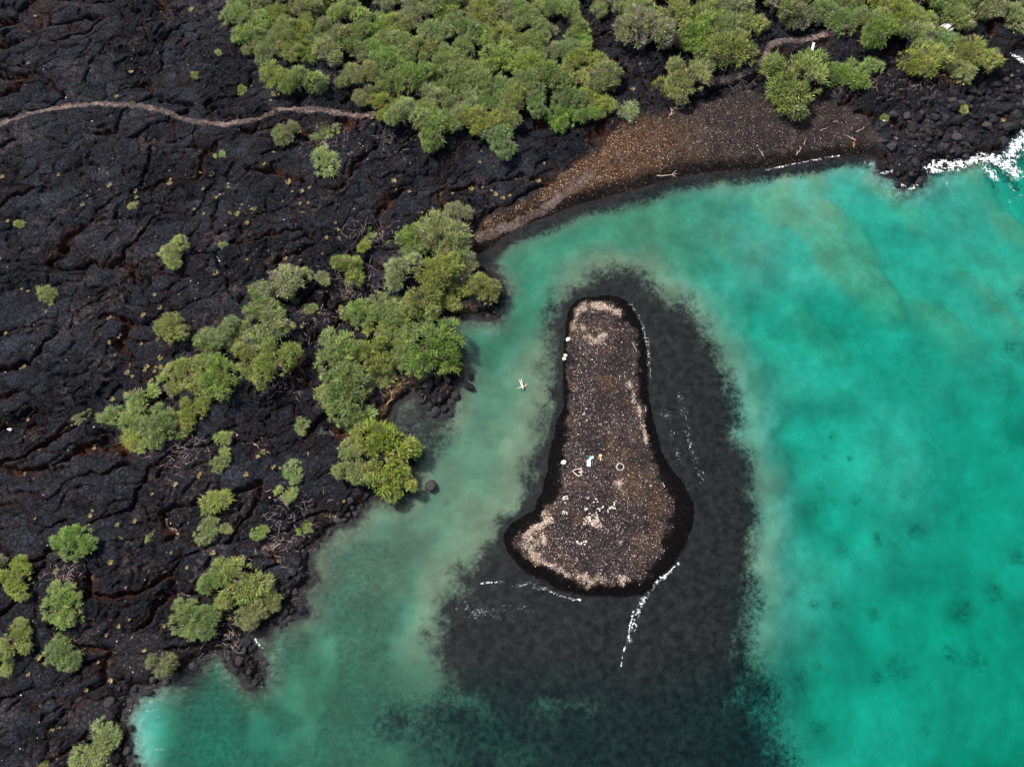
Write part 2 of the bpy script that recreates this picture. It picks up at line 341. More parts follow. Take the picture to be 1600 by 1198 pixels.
# ------------------------------------------------------------------ materials
def new_mat(name):
    m = bpy.data.materials.new(name); m.use_nodes = True
    nt = m.node_tree
    return m, nt, nt.nodes, nt.links, nt.nodes['Principled BSDF']
def N(nodes, kind, **kw):
    n = nodes.new(kind)
    for k, v in kw.items(): setattr(n, k, v)
    return n
def terrain_material():
    m, nt, nd, ln, bs = new_mat('rock_and_seabed')
    tc = N(nd, 'ShaderNodeTexCoord')
    at = N(nd, 'ShaderNodeAttribute', attribute_name='Col')
    dk = N(nd, 'ShaderNodeAttribute', attribute_name='dk')
    def noise(scale, detail=4, rough=0.6):
        n = N(nd, 'ShaderNodeTexNoise'); n.inputs['Scale'].default_value = scale; n.inputs['Detail'].default_value = detail; n.inputs['Roughness'].default_value = rough
        ln.new(tc.outputs['Object'], n.inputs['Vector']); return n
    nf = noise(2.4, 5, 0.7); nm = noise(1.3, 6, 0.8); ng = noise(0.9, 8, 0.72)
    nm2 = noise(0.8, 5, 0.6)
    # tiny rock-to-rock variation
    mr = N(nd, 'ShaderNodeMapRange'); mr.inputs[1].default_value = 0.3; mr.inputs[2].default_value = 0.7; mr.inputs[3].default_value = 0.35; mr.inputs[4].default_value = 1.75
    ln.new(nf.outputs[0], mr.inputs[0])
    sea = N(nd, 'ShaderNodeMapRange'); sea.inputs[1].default_value = 0.0; sea.inputs[2].default_value = 0.04; ln.new(dk.outputs['Fac'], sea.inputs[0])
    mrs = N(nd, 'ShaderNodeMapRange'); mrs.inputs[1].default_value = 0.3; mrs.inputs[2].default_value = 0.7; mrs.inputs[3].default_value = 0.9; mrs.inputs[4].default_value = 1.1
    ln.new(nm2.outputs[0], mrs.inputs[0])
    pickm = N(nd, 'ShaderNodeMix'); ln.new(sea.outputs[0], pickm.inputs[0]); ln.new(mr.outputs[0], pickm.inputs[2]); ln.new(mrs.outputs[0], pickm.inputs[3])
    mul = N(nd, 'ShaderNodeMix', data_type='RGBA', blend_type='MULTIPLY'); mul.inputs[0].default_value = 1.0
    ln.new(at.outputs['Color'], mul.inputs[6]); ln.new(pickm.outputs[0], mul.inputs[7])
    # dark stones on the bed, broken up by noise
    ad = N(nd, 'ShaderNodeMath', operation='ADD'); ln.new(dk.outputs['Fac'], ad.inputs[0])
    am = N(nd, 'ShaderNodeMapRange', interpolation_type='SMOOTHSTEP'); am.inputs[2].default_value = 0.55; ln.new(dk.outputs['Fac'], am.inputs[0])
    an = N(nd, 'ShaderNodeMath', operation='MULTIPLY')
    sc = N(nd, 'ShaderNodeMath', operation='MULTIPLY_ADD'); sc.inputs[1].default_value = 1.7; sc.inputs[2].default_value = -0.85
    ln.new(nm.outputs[0], sc.inputs[0]); ln.new(sc.outputs[0], an.inputs[0]); ln.new(am.outputs[0], an.inputs[1]); ln.new(an.outputs[0], ad.inputs[1])
    th = N(nd, 'ShaderNodeMapRange', interpolation_type='SMOOTHSTEP'); th.inputs[1].default_value = 0.10; th.inputs[2].default_value = 0.85
    ln.new(ad.outputs[0], th.inputs[0])
    gate = N(nd, 'ShaderNodeMath', operation='MULTIPLY'); ln.new(th.outputs[0], gate.inputs[0])
    gs = N(nd, 'ShaderNodeMapRange'); gs.inputs[1].default_value = 0.0; gs.inputs[2].default_value = 0.05
    ln.new(dk.outputs['Fac'], gs.inputs[0]); ln.new(gs.outputs[0], gate.inputs[1])
    stone = N(nd, 'ShaderNodeValToRGB'); stone.color_ramp.elements[0].position = 0.40; stone.color_ramp.elements[0].color = (0.0045, 0.0035, 0.004, 1); stone.color_ramp.elements[1].position = 0.66; stone.color_ramp.elements[1].color = (0.021, 0.0152, 0.0155, 1)
    ln.new(ng.outputs[0], stone.inputs[0])
    mx = N(nd, 'ShaderNodeMix', data_type='RGBA'); ln.new(gate.outputs[0], mx.inputs[0]); ln.new(mul.outputs[2], mx.inputs[6]); ln.new(stone.outputs[0], mx.inputs[7])
    ln.new(mx.outputs[2], bs.inputs['Base Color'])
    bs.inputs['Roughness'].default_value = 0.72
    bs.inputs['Specular IOR Level'].default_value = 0.04
    vo = N(nd, 'ShaderNodeTexVoronoi', feature='DISTANCE_TO_EDGE'); vo.inputs['Scale'].default_value = 1.25
    wv = N(nd, 'ShaderNodeMix', data_type='RGBA', blend_type='LINEAR_LIGHT'); wv.inputs[0].default_value = 0.25
    ln.new(tc.outputs['Object'], wv.inputs[6]); ln.new(nm.outputs['Color'], wv.inputs[7]); ln.new(wv.outputs[2], vo.inputs['Vector'])
    vr = N(nd, 'ShaderNodeMapRange'); vr.inputs[2].default_value = 0.09; ln.new(vo.outputs['Distance'], vr.inputs[0])
    hs = N(nd, 'ShaderNodeMath', operation='MULTIPLY_ADD'); hs.inputs[1].default_value = 0.55; ln.new(vr.outputs[0], hs.inputs[0]); ln.new(nf.outputs[0], hs.inputs[2])
    bp = N(nd, 'ShaderNodeBump'); bp.inputs['Distance'].default_value = 0.5
    bst = N(nd, 'ShaderNodeMapRange'); bst.inputs[3].default_value = 1.0; bst.inputs[4].default_value = 0.15; ln.new(sea.outputs[0], bst.inputs[0]); ln.new(bst.outputs[0], bp.inputs['Strength'])
    ln.new(hs.outputs[0], bp.inputs['Height']); ln.new(bp.outputs[0], bs.inputs['Normal'])
    return m
MAT_T = terrain_material()
def col_material(name, rough=0.8, jitter=0.0, bump=0.0, spec=0.3):
    """colour attribute with a small per-object and noise variation"""
    m, nt, nd, ln, bs = new_mat(name)
    at = N(nd, 'ShaderNodeAttribute', attribute_name='Col')
    oi = N(nd, 'ShaderNodeObjectInfo')
    hsv = N(nd, 'ShaderNodeHueSaturation')
    mr = N(nd, 'ShaderNodeMapRange'); mr.inputs[3].default_value = 1 - jitter; mr.inputs[4].default_value = 1 + jitter
    ln.new(oi.outputs['Random'], mr.inputs[0]); ln.new(mr.outputs[0], hsv.inputs['Value']); ln.new(at.outputs['Color'], hsv.inputs['Color'])
    ln.new(hsv.outputs[0], bs.inputs['Base Color'])
    bs.inputs['Roughness'].default_value = rough; bs.inputs['Specular IOR Level'].default_value = spec
    if bump:
        tc = N(nd, 'ShaderNodeTexCoord'); nz = N(nd, 'ShaderNodeTexNoise'); nz.inputs['Scale'].default_value = 6; nz.inputs['Detail'].default_value = 5
        ln.new(tc.outputs['Object'], nz.inputs['Vector'])
        bp = N(nd, 'ShaderNodeBump'); bp.inputs['Distance'].default_value = 0.1; bp.inputs['Strength'].default_value = bump
        ln.new(nz.outputs[0], bp.inputs['Height']); ln.new(bp.outputs[0], bs.inputs['Normal'])
    return m
MAT_STONE = col_material('stone', 0.8, 0.25, 0.6, 0.12)
MAT_PEB = col_material('pebbles', 0.75, 0.0, 0.0, 0.1)
MAT_WOOD = col_material('weathered_wood', 0.85, 0.15, 0.3)
MAT_CLOTH = col_material('cloth', 0.9, 0.0)
def leaf_material():
    m, nt, nd, ln, bs = new_mat('leaves')
    at = N(nd, 'ShaderNodeAttribute', attribute_name='Col')
    oi = N(nd, 'ShaderNodeObjectInfo')
    hsv = N(nd, 'ShaderNodeHueSaturation')
    def rmap(a, b, mult=1.0):
        w = N(nd, 'ShaderNodeMath', operation='MULTIPLY'); w.inputs[1].default_value = mult; ln.new(oi.outputs['Random'], w.inputs[0])
        fr = N(nd, 'ShaderNodeMath', operation='FRACT'); ln.new(w.outputs[0], fr.inputs[0])
        r = N(nd, 'ShaderNodeMapRange'); r.inputs[3].default_value = a; r.inputs[4].default_value = b; ln.new(fr.outputs[0], r.inputs[0]); return r.outputs[0]
    ln.new(rmap(0.482, 0.512), hsv.inputs['Hue']); ln.new(rmap(0.82, 1.08, 7.31), hsv.inputs['Saturation']); ln.new(rmap(0.9, 1.12, 13.7), hsv.inputs['Value'])
    ln.new(at.outputs['Color'], hsv.inputs['Color'])
    ln.new(hsv.outputs[0], bs.inputs['Base Color']); bs.inputs['Roughness'].default_value = 0.6; bs.inputs['Specular IOR Level'].default_value = 0.25
    tr = N(nd, 'ShaderNodeBsdfTranslucent'); ln.new(hsv.outputs[0], tr.inputs[0])
    mx = N(nd, 'ShaderNodeMixShader'); mx.inputs[0].default_value = 0.35
    ln.new(bs.outputs[0], mx.inputs[1]); ln.new(tr.outputs[0], mx.inputs[2]); ln.new(mx.outputs[0], nd['Material Output'].inputs['Surface'])
    return m
MAT_LEAF = leaf_material()
def water_material():
    m = bpy.data.materials.new('lagoon_water'); m.use_nodes = True
    nt = m.node_tree; nd = nt.nodes; ln = nt.links; nd.remove(nd['Principled BSDF']); out = nd['Material Output']
    tc = N(nd, 'ShaderNodeTexCoord')
    mp = N(nd, 'ShaderNodeMapping'); mp.inputs['Rotation'].default_value = (0, 0, R(-12)); mp.inputs['Scale'].default_value = (0.6, 1.5, 1)
    ln.new(tc.outputs['Object'], mp.inputs[0])
    n1 = N(nd, 'ShaderNodeTexNoise'); n1.inputs['Scale'].default_value = 0.9; n1.inputs['Detail'].default_value = 5; n1.inputs['Roughness'].default_value = 0.6; ln.new(mp.outputs[0], n1.inputs['Vector'])
    bp = N(nd, 'ShaderNodeBump'); bp.inputs['Strength'].default_value = 0.35; bp.inputs['Distance'].default_value = 0.3; ln.new(n1.outputs[0], bp.inputs['Height'])
    fr = N(nd, 'ShaderNodeFresnel'); fr.inputs['IOR'].default_value = 1.26; ln.new(bp.outputs[0], fr.inputs['Normal'])
    gl = N(nd, 'ShaderNodeBsdfGlossy'); gl.inputs['Roughness'].default_value = 0.12; ln.new(bp.outputs[0], gl.inputs['Normal'])
    tr = N(nd, 'ShaderNodeBsdfTransparent')
    mx = N(nd, 'ShaderNodeMixShader'); ln.new(fr.outputs[0], mx.inputs[0]); ln.new(tr.outputs[0], mx.inputs[1]); ln.new(gl.outputs[0], mx.inputs[2])
    ln.new(mx.outputs[0], out.inputs['Surface'])
    va = N(nd, 'ShaderNodeVolumeAbsorption'); va.inputs['Color'].default_value = (0.0, 0.905, 0.855, 1); va.inputs['Density'].default_value = 0.62
    ln.new(va.outputs[0], out.inputs['Volume'])
    return m
MAT_W = water_material()
def foam_material():
    m, nt, nd, ln, bs = new_mat('foam')
    bs.inputs['Base Color'].default_value = (0.55, 0.575, 0.58, 1); bs.inputs['Roughness'].default_value = 0.9
    at = N(nd, 'ShaderNodeAttribute', attribute_name='Col'); ln.new(at.outputs['Fac'], bs.inputs['Alpha'])
    return m
MAT_F = foam_material()

# ------------------------------------------------------------------ mesh helpers
def mesh_np(name, verts, faces, mat, cols=None, smooth=False, dk=None):
    me = bpy.data.meshes.new(name)
    verts = np.ascontiguousarray(verts, np.float32); faces = np.ascontiguousarray(faces, np.int32)
    k = faces.shape[1]
    me.vertices.add(len(verts)); me.vertices.foreach_set('co', verts.ravel())
    me.loops.add(faces.size); me.loops.foreach_set('vertex_index', faces.ravel())
    me.polygons.add(len(faces)); me.polygons.foreach_set('loop_start', np.arange(0, faces.size, k, dtype=np.int32))
    me.polygons.foreach_set('use_smooth', np.full(len(faces), smooth))
    if cols is not None:
        a = me.color_attributes.new('Col', 'FLOAT_COLOR', 'POINT')
        rgba = np.ones((len(verts), 4), np.float32); rgba[:, :3] = cols
        a.data.foreach_set('color', rgba.ravel())
    if dk is not None:
        a = me.attributes.new('dk', 'FLOAT', 'POINT'); a.data.foreach_set('value', np.ascontiguousarray(dk, np.float32).ravel())
    me.materials.append(mat)
    me.update(calc_edges=True)
    return me
def link(name, me, parent=None, loc=None, rot=None, scale=None):
    o = bpy.data.objects.new(name, me); C.objects.link(o)
    if parent is not None: o.parent = parent
    if loc is not None: o.location = loc
    if rot is not None: o.rotation_euler = rot
    if scale is not None: o.scale = scale
    return o
def tag(o, label=None, cat=None, group=None, kind=None):
    if label: o['label'] = label
    if cat: o['category'] = cat
    if group: o['group'] = group
    if kind: o['kind'] = kind
    return o

# ------------------------------------------------------------------ ground sheets (cut from one height field, no gaps)
W1 = NX + 1
VX = GX.ravel(); VY = GY.ravel(); VZ = Z.ravel(); VC = T['col'].reshape(-1, 3); VD = T['dk'].ravel()
def sheet(name, faces, **kw):
    u, inv = np.unique(faces, return_inverse=True)
    return mesh_np(name, np.stack([VX[u], VY[u], VZ[u]], 1), inv.reshape(faces.shape), MAT_T, VC[u], True, VD[u])
jj, ii = np.meshgrid(np.arange(NY), np.arange(NX), indexing='ij')
v00 = jj * W1 + ii
Q = np.stack([v00, v00 + 1, v00 + 1 + W1, v00 + W1], -1)
def cell(a): return np.minimum.reduce([a[:-1, :-1], a[1:, :-1], a[:-1, 1:], a[1:, 1:]])
deep = (T['coast'] < -2.6) & (T['isl'] < -2.2)
deepc = cell(deep.astype(np.int8)) > 0
blk = deepc.reshape(NY // 2, 2, NX // 2, 2).all((1, 3))
fine = ~np.repeat(np.repeat(blk, 2, 0), 2, 1)
bj, bi = np.nonzero(blk)
b0 = bj * 2 * W1 + bi * 2
QB = np.stack([b0, b0 + 2, b0 + 2 + 2 * W1, b0 + 2 * W1], -1)
kc = T['kind'][:-1, :-1]
innerc = (cell(T['inner'].astype(np.int8)) > 0) & fine & (kc == 1)
sidc = T['sid'][:-1, :-1]
# largest slabs seen in the picture: weight area by nearness to the camera
cx = GX[:-1, :-1][innerc]; cy = GY[:-1, :-1][innerc]; cs = sidc[innerc]
zz = 1.0 / (CAM_H * math.cos(TILT) + cy * math.sin(TILT)) ** 2
px = cx / (CAM_H * math.cos(TILT) + cy * math.sin(TILT)) * FPX
yy = (cy * math.cos(TILT) - CAM_H * math.sin(TILT)) / (CAM_H * math.cos(TILT) + cy * math.sin(TILT)) * FPX
seen = (np.abs(px) < 800) & (np.abs(yy) < 599)
us, invs = np.unique(cs, return_inverse=True)
area = np.bincount(invs, weights=np.where(seen, zz, 0))
top = set(us[np.argsort(-area)[:300]].tolist())
slabm = innerc & np.isin(sidc, np.fromiter(top, np.int64))
lava_field = tag(link('lava_field', sheet('lava_field', Q[fine & (kc == 1) & ~slabm])), kind='structure')
tag(link('island', sheet('island', Q[fine & (kc == 2)])), kind='structure')
tag(link('pebble_beach', sheet('pebble_beach', Q[fine & (kc == 3)])), kind='structure')
tag(link('path', sheet('path', Q[fine & (kc == 4)])), kind='structure')
tag(link('seabed', sheet('seabed', np.vstack([Q[fine & (kc == 0)], QB]))), kind='structure')
sf = Q[slabm]; ss = sidc[slabm]
order = np.argsort(ss, kind='stable'); sf = sf[order]; ss = ss[order]
cuts = np.flatnonzero(np.diff(ss)) + 1
for part in np.split(sf, cuts):
    link('lava_slab', sheet('lava_slab', part), lava_field)
# surroundings out of the frame, coarse
ax_ = np.arange(-420, 421, 4.0); ay_ = np.arange(-330, 751, 4.0)
AX, AY = np.meshgrid(ax_, ay_)
TA = terrain(AX, AY, base_fields(AX, AY))
az = TA['z'].copy()
innera = (AX > X0) & (AX < X0 + ST * NX) & (AY > Y0) & (AY < Y0 + ST * NY)
az[innera] -= 1.2
deepi = (AX > X0 + 5) & (AX < X0 + ST * NX - 5) & (AY > Y0 + 5) & (AY < Y0 + ST * NY - 5)
WA = len(ax_)
aj, ai = np.nonzero(~(deepi[:-1, :-1] & deepi[1:, 1:] & deepi[:-1, 1:] & deepi[1:, :-1]))
a0 = aj * WA + ai
tag(link('terrain', mesh_np('terrain', np.stack([AX.ravel(), AY.ravel(), az.ravel()], 1), np.stack([a0, a0 + 1, a0 + 1 + WA, a0 + WA], -1), MAT_T, TA['col'].reshape(-1, 3), True, TA['dk'].ravel())), kind='structure')
# water body: closed box, still lagoon surface at z = 0
wv = [(-430, -340, -14), (430, -340, -14), (430, 760, -14), (-430, 760, -14), (-430, -340, 0), (430, -340, 0), (430, 760, 0), (-430, 760, 0)]
wf = [(0, 3, 2, 1), (4, 5, 6, 7), (0, 1, 5, 4), (1, 2, 6, 5), (2, 3, 7, 6), (3, 0, 4, 7)]
tag(link('water', mesh_np('water', wv, wf, MAT_W)), kind='structure')

# ------------------------------------------------------------------ foam and painted glints on the water
def foam():
    vs_, fs_, base = [], [], 0
    lines = [ # polyline, half width m, strength, height
        ([(1450, 263), (1465, 256), (1487, 259), (1500, 254), (1520, 249), (1540, 247), (1560, 251), (1578, 262), (1588, 272)], 1.6, 1.05, .28),
        ([(1536, 252), (1541, 266), (1552, 276)], 1.2, .9, .2), ([(1572, 268), (1585, 280)], 1.2, .62, .1), ([(1576, 244), (1588, 228), (1600, 214), (1612, 205)], 1.9, 1.0, .25), ([(1580, 205), (1600, 195)], .7, .8, .2),
        ([(1414, 270), (1421, 280), (1434, 281)], .5, .95, .1), ([(1408, 290), (1422, 294), (1432, 289)], .55, .95, .1), ([(1368, 268), (1384, 271), (1396, 266)], .5, .85, .1), ([(1343, 258), (1362, 254)], 1.0, .55, .05),
        ([(1192, 267), (1215, 262), (1240, 256), (1265, 252), (1290, 247), (1310, 244)], .33, .95, .05),
        ([(985, 474), (996, 492), (1004, 508), (1010, 530), (1013, 560), (1016, 590)], .62, .66, .05), ([(1060, 615), (1070, 650), (1078, 690), (1088, 720), (1097, 748)], .9, .50, .04), ([(1040, 640), (1050, 690), (1062, 720)], 1.6, .40, .04),  # glints on wavelets off the islet, painted as white foam flecks
        ([(1058, 880), (1045, 894), (1030, 906), (1012, 928), (1004, 938)], .42, .88, .06), ([(1012, 928), (1000, 945), (992, 965), (986, 985), (983, 1000)], .75, .80, .08), ([(989, 955), (985, 975), (981, 998)], .22, 1.0, .1), ([(977, 1010), (973, 1025), (970, 1041)], .2, .95, .06),
        ([(752, 911), (770, 909), (790, 909)], .22, 1.0, .06), ([(770, 913), (800, 916), (830, 914), (850, 920)], .8, .60, .05), ([(850, 918), (875, 931), (905, 937)], .35, .8, .05), ([(730, 950), (770, 958), (820, 958)], 2.0, .42, .03),
        ([(399, 998), (404, 1006), (411, 1011)], .3, .95, .05), ([(1578, 83), (1592, 92), (1602, 100)], .8, .9, .15), ([(1398, 283), (1392, 300), (1372, 305)], 1.2, .46, .03), ([(1475, 265), (1480, 290), (1490, 310)], 1.0, .5, .03), ([(1575, 290), (1590, 305), (1580, 315)], .9, .52, .03), ([(1360, 300), (1400, 307), (1440, 312)], 1.6, .40, .03),
    ]
    for k, (pts, w, stg, hh) in enumerate(lines):
        g = ground_poly(pts)
        st = 0.06
        x0, y0 = g.min(0) - w - .3; x1, y1 = g.max(0) + w + .3
        x, y = np.meshgrid(np.arange(x0, x1, st), np.arange(y0, y1, st))
        dist = seg_dist(x + (fbm(x / .9, y / .9, 5, 3) - .5) * 1.1 * min(1, w), y + (fbm(x / .9, y / .9, 6, 3) - .5) * 1.1 * min(1, w), g, False) / w
        prof = np.clip(1 - dist, 0, 1) ** 0.7
        lace = 1 - np.abs(fbm(x / .45, y / .45, 8 + k, 3) - .5) * 7.0
        speck = vnoise(x / .13, y / .13, 9 + k)
        val = prof * stg * .85 + (lace - .45) * .42 + (speck - .5) * .55 + (fbm(x / 1.6, y / 1.6, 31 + k, 2) - .5) * .5
        cut = .40 + .16 * (1 - stg)
        keep = (val > cut) & (dist < 1)
        alpha = np.clip((val - cut) * (1.5 + 1.6 * (hh > .14)), 0, 1) ** 1.25 * (.4 + .6 * stg)
        alpha[dist > .8] *= .4
        z = .03 + hh * np.clip(val - .5, 0, 1) * fbm(x / .5, y / .5, 10, 3) + .02 * speck
        kk = keep[:-1, :-1]
        n1 = x.shape[1]
        j, i = np.nonzero(kk); a = j * n1 + i
        q = np.stack([a, a + 1, a + 1 + n1, a + n1], -1)
        u, inv = np.unique(q, return_inverse=True)
        vs_.append(np.stack([x.ravel()[u], y.ravel()[u], z.ravel()[u], alpha.ravel()[u]], 1)); fs_.append(inv.reshape(q.shape) + base); base += len(u)
    return np.vstack(vs_), np.vstack(fs_)
fv, ff = foam()
tag(link('foam_and_glints', mesh_np('foam_and_glints', fv[:, :3], ff, MAT_F, np.repeat(fv[:, 3:], 3, 1), True)), 'white lacy surf foam and painted glint flecks lying on the water along the shores', 'foam', kind='stuff')

# ------------------------------------------------------------------ loose pebbles and brush litter (stuff)
OCT = np.array([(1, 0, 0), (-1, 0, 0), (0, 1, 0), (0, -1, 0), (0, 0, 1), (0, 0, -.6)], float)
OCF = np.array([(0, 2, 4), (2, 1, 4), (1, 3, 4), (3, 0, 4), (2, 0, 5), (1, 2, 5), (3, 1, 5), (0, 3, 5)])
def scatter(weight, n):
    w = weight.ravel().astype(float); w /= w.sum()
    k = rng.choice(w.size, n, p=w)
    return VX[k] + rng.uniform(-.5, .5, n) * ST, VY[k] + rng.uniform(-.5, .5, n) * ST, VZ[k], k
def pebbles(name, x, y, z, size, cols):
    n = len(x)
    ang = rng.uniform(0, 6.283, n); sc = np.stack([size * rng.uniform(.8, 1.4, n), size * rng.uniform(.6, 1.0, n), size * rng.uniform(.45, .8, n)], 1)
    v = OCT[None] * sc[:, None, :] * rng.uniform(.8, 1.2, (n, 6, 1))
    c, s = np.cos(ang)[:, None], np.sin(ang)[:, None]
    vx = v[..., 0] * c - v[..., 1] * s + x[:, None]; vy = v[..., 0] * s + v[..., 1] * c + y[:, None]; vz = v[..., 2] + (z + size * .15)[:, None]
    f = OCF[None] + 6 * np.arange(n)[:, None, None]
    return mesh_np(name, np.stack([vx, vy, vz], -1).reshape(-1, 3), f.reshape(-1, 3), MAT_PEB, np.repeat(cols, 6, 0))
def pick(n, table):
    p = np.array([t[0] for t in table], float); k = rng.choice(len(table), n, p=p / p.sum())
    return np.array([t[1] for t in table])[k] * rng.uniform(.7, 1.25, (n, 1))
SP = sstep(.35, .65, fbm(GX / 3, GY / 3, 91, 3))
wi = np.where(T['kind'] == 2, (.35 + 2.2 * T['pale'] + .9 * SP) * sstep(.9, 2.6, T['isl']) + .05, 0)
x, y, z, k = scatter(wi, 42000)
cols = pick(42000, [(9, (.016, .0125, .013)), (5, (.042, .033, .033)), (2.2, (.105, .08, .074)), (1.3, (.36, .29, .25)), (.45, (.14, .06, .025))])
pk = T['pale'].ravel()[k] + rng.normal(0, .22, len(k)) > .55
cols[pk] = pick(int(pk.sum()), [(2, (.05, .038, .034)), (4, (.27, .195, .145)), (3, (.38, .30, .24)), (1, (.5, .43, .37))])
wetk = T['wet'].ravel()[k] > .5 + rng.normal(0, .12, len(k))
cols[wetk] = pick(int(wetk.sum()), [(9, (.0028, .0022, .0022)), (1, (.012, .0095, .009)), (.15, (.16, .12, .10))])
tag(link('island_pebbles', pebbles('island_pebbles', x, y, z, rng.uniform(.04, .105, 42000) * np.where(rng.random(42000) < .04, 1.7, 1), cols)), 'dark cobbles and pale coral pebbles strewn over the islet', 'pebbles', kind='stuff')
wb = np.where(T['kind'] == 3, .5 + SP, 0) * (GX < 90)
x, y, z, k = scatter(wb, 36000)
lt = (x - float(P(1010, 230)[0])) / 16 + rng.normal(0, .5, len(x)) < .15
cols = pick(36000, [(8, (.013, .0105, .0105)), (3, (.036, .027, .024)), (1.4, (.085, .064, .055)), (.45, (.24, .19, .16))])
cols[lt] = pick(int(lt.sum()), [(6, (.018, .012, .009)), (4, (.075, .037, .018)), (2, (.19, .10, .048)), (1.3, (.3, .19, .12)), (.5, (.45, .36, .27))])
wetk = T['coast'].ravel()[k] < 2.5 + rng.normal(0, .5, len(k))
cols[wetk] = pick(int(wetk.sum()), [(7, (.005, .004, .0036)), (1, (.03, .018, .012)), (.4, (.13, .08, .05))])
tag(link('beach_pebbles', pebbles('beach_pebbles', x, y, z, rng.uniform(.05, .125, 36000), cols)), 'orange brown and grey pebbles covering the curved beach', 'pebbles', kind='stuff')
wl = np.where((T['kind'] == 1), .15 + 1.2 * sstep(.45, .7, fbm(GX / 7, GY / 7, 92, 3)) + 1.5 * (FF['gravel'] > 0) + T['crack'] * .4, 0) * (GX > -95) * (GX < 95)
x, y, z, k = scatter(wl, 16000)
cols = pick(16000, [(6, (.015, .0148, .0175)), (1.2, (.05, .03, .024)), (.8, (.12, .09, .08)), (.15, (.35, .33, .3))])
tag(link('lava_rubble', pebbles('lava_rubble', x, y, z, rng.uniform(.05, .17, 16000), cols)), 'loose broken black lava rubble over the lava field', 'rubble', kind='stuff')

# ------------------------------------------------------------------ plants
def tubes(segs):
    """segs: (p0, p1, r0, r1); five-sided tapered sticks"""
    V, F = [], []
    for (p, q, r0, r1) in segs:
        p = Vector(p); q = Vector(q); d = (q - p).normalized()
        a = d.orthogonal().normalized(); b = d.cross(a); o = len(V)
        for c_, r in ((p, r0), (q, r1)):
            for k in range(5):
                t = k * 2 * math.pi / 5; V.append(c_ + (a * math.cos(t) + b * math.sin(t)) * r)
        for k in range(5): F.append((o + k, o + (k + 1) % 5, o + 5 + (k + 1) % 5, o + 5 + k))
    return np.array([tuple(v) for v in V]), np.array(F)
def make_trunk(seed, spread, height, n):
    rr = random.Random(seed); segs = []
    fork = Vector((rr.uniform(-.1, .1), rr.uniform(-.1, .1), height * .28))
    segs.append(((0, 0, -.5), fork, .13, .10))
    for k in range(n):
        a = 6.283 * k / n + rr.uniform(-.4, .4); e = rr.uniform(.5, .95) * spread
        m = fork + Vector((math.cos(a) * e * .45, math.sin(a) * e * .45, height * rr.uniform(.15, .3)))
        t = Vector((math.cos(a + rr.uniform(-.3, .3)) * e, math.sin(a) * e, height * rr.uniform(.6, .9)))
        segs += [(fork, m, .07, .05), (m, t, .05, .02)]
        for h in range(3):
            b = m.lerp(t, rr.uniform(.2, .9)); segs.append((b, b + Vector((rr.uniform(-1, 1), rr.uniform(-1, 1), rr.uniform(.1, .8))) * spread * .25, .016, .007))
    v, f = tubes(segs)
    return mesh_np('trunk', v, f, MAT_WOOD, np.ones((len(v), 3)) * np.array([.11, .085, .072]), True)
def make_crown(seed, height, n_clump, per, L, Wd, tint, low=0.0, dry=0.08):
    """unit-radius crown: fans of narrow leaf sprays set on branch ends through a broken dome"""
    g = np.random.default_rng(seed)
    lob = g.integers(5, 8); la = g.uniform(0, 6.283, lob); lr = g.uniform(.15, .72, lob); ls = g.uniform(.26, .52, lob); lh = g.uniform(.75, 1.1, lob)
    ctr = []
    while len(ctr) < n_clump:
        j = g.integers(0, lob)
        d = g.normal(0, 1, 3); d /= np.linalg.norm(d); d[2] = abs(d[2]) * 1.0 - .12
        rad = g.uniform(.55, 1.0) ** .5
        p = np.array([math.cos(la[j]) * lr[j], math.sin(la[j]) * lr[j], .42 * lh[j]]) + d * rad * ls[j] * np.array([1, 1, .75 * lh[j]])
        if math.hypot(p[0], p[1]) < 1.1: ctr.append(p)
    ctr = np.array(ctr); ctr[:, 2] = np.maximum(ctr[:, 2], .02)
    n = n_clump * per
    cid = np.repeat(np.arange(n_clump), per)
    out = ctr - np.array([0, 0, .15]); out /= np.linalg.norm(out, axis=1)[:, None]
    d = out[cid] * .9 + g.normal(0, .52, (n, 3)) + np.array([0, 0, .1]); d /= np.linalg.norm(d, axis=1)[:, None]
    cs_ = g.uniform(.55, 1.25, n_clump)[cid]
    start = ctr[cid] + d * (g.uniform(0, .5, n) * cs_ * L)[:, None] + g.normal(0, .035, (n, 3))
    ln_ = L * cs_ * g.uniform(.6, 1.2, n)
    end = start + d * ln_[:, None]; end[:, 2] -= ln_ * .12
    side = np.cross(d, g.normal(0, 1, (n, 3))); side /= np.linalg.norm(side, axis=1)[:, None] + 1e-9
    w = (Wd * g.uniform(.6, 1.3, n))[:, None]
    mid = (start + end) / 2
    V = np.stack([start, mid + side * w, end, mid - side * w], 1)
    V[..., 2] *= height; V[..., 2] = np.maximum(V[..., 2], .03 + low)
    F = np.arange(n * 4).reshape(n, 4)
    pal = np.array([(.195, .240, .062), (.160, .220, .060), (.225, .250, .075), (.140, .190, .060), (.205, .215, .100)]) * np.array(tint) * np.array([1.2, 1.25, 1.1])
    cc = pal[g.integers(0, len(pal), n_clump)] * g.uniform(.75, 1.2, (n_clump, 1))
    dryc = g.random(n_clump) < dry
    cc[dryc] = np.array([.22, .185, .15]) * g.uniform(.7, 1.1, (int(dryc.sum()), 1))
    cl = cc[cid] * g.uniform(.75, 1.25, (n, 1))
    sw = g.random(n) < .05; cl[sw] = (.20, .16, .12)
    return mesh_np('crown', V.reshape(-1, 3), F, MAT_LEAF, np.repeat(cl, 4, 0))
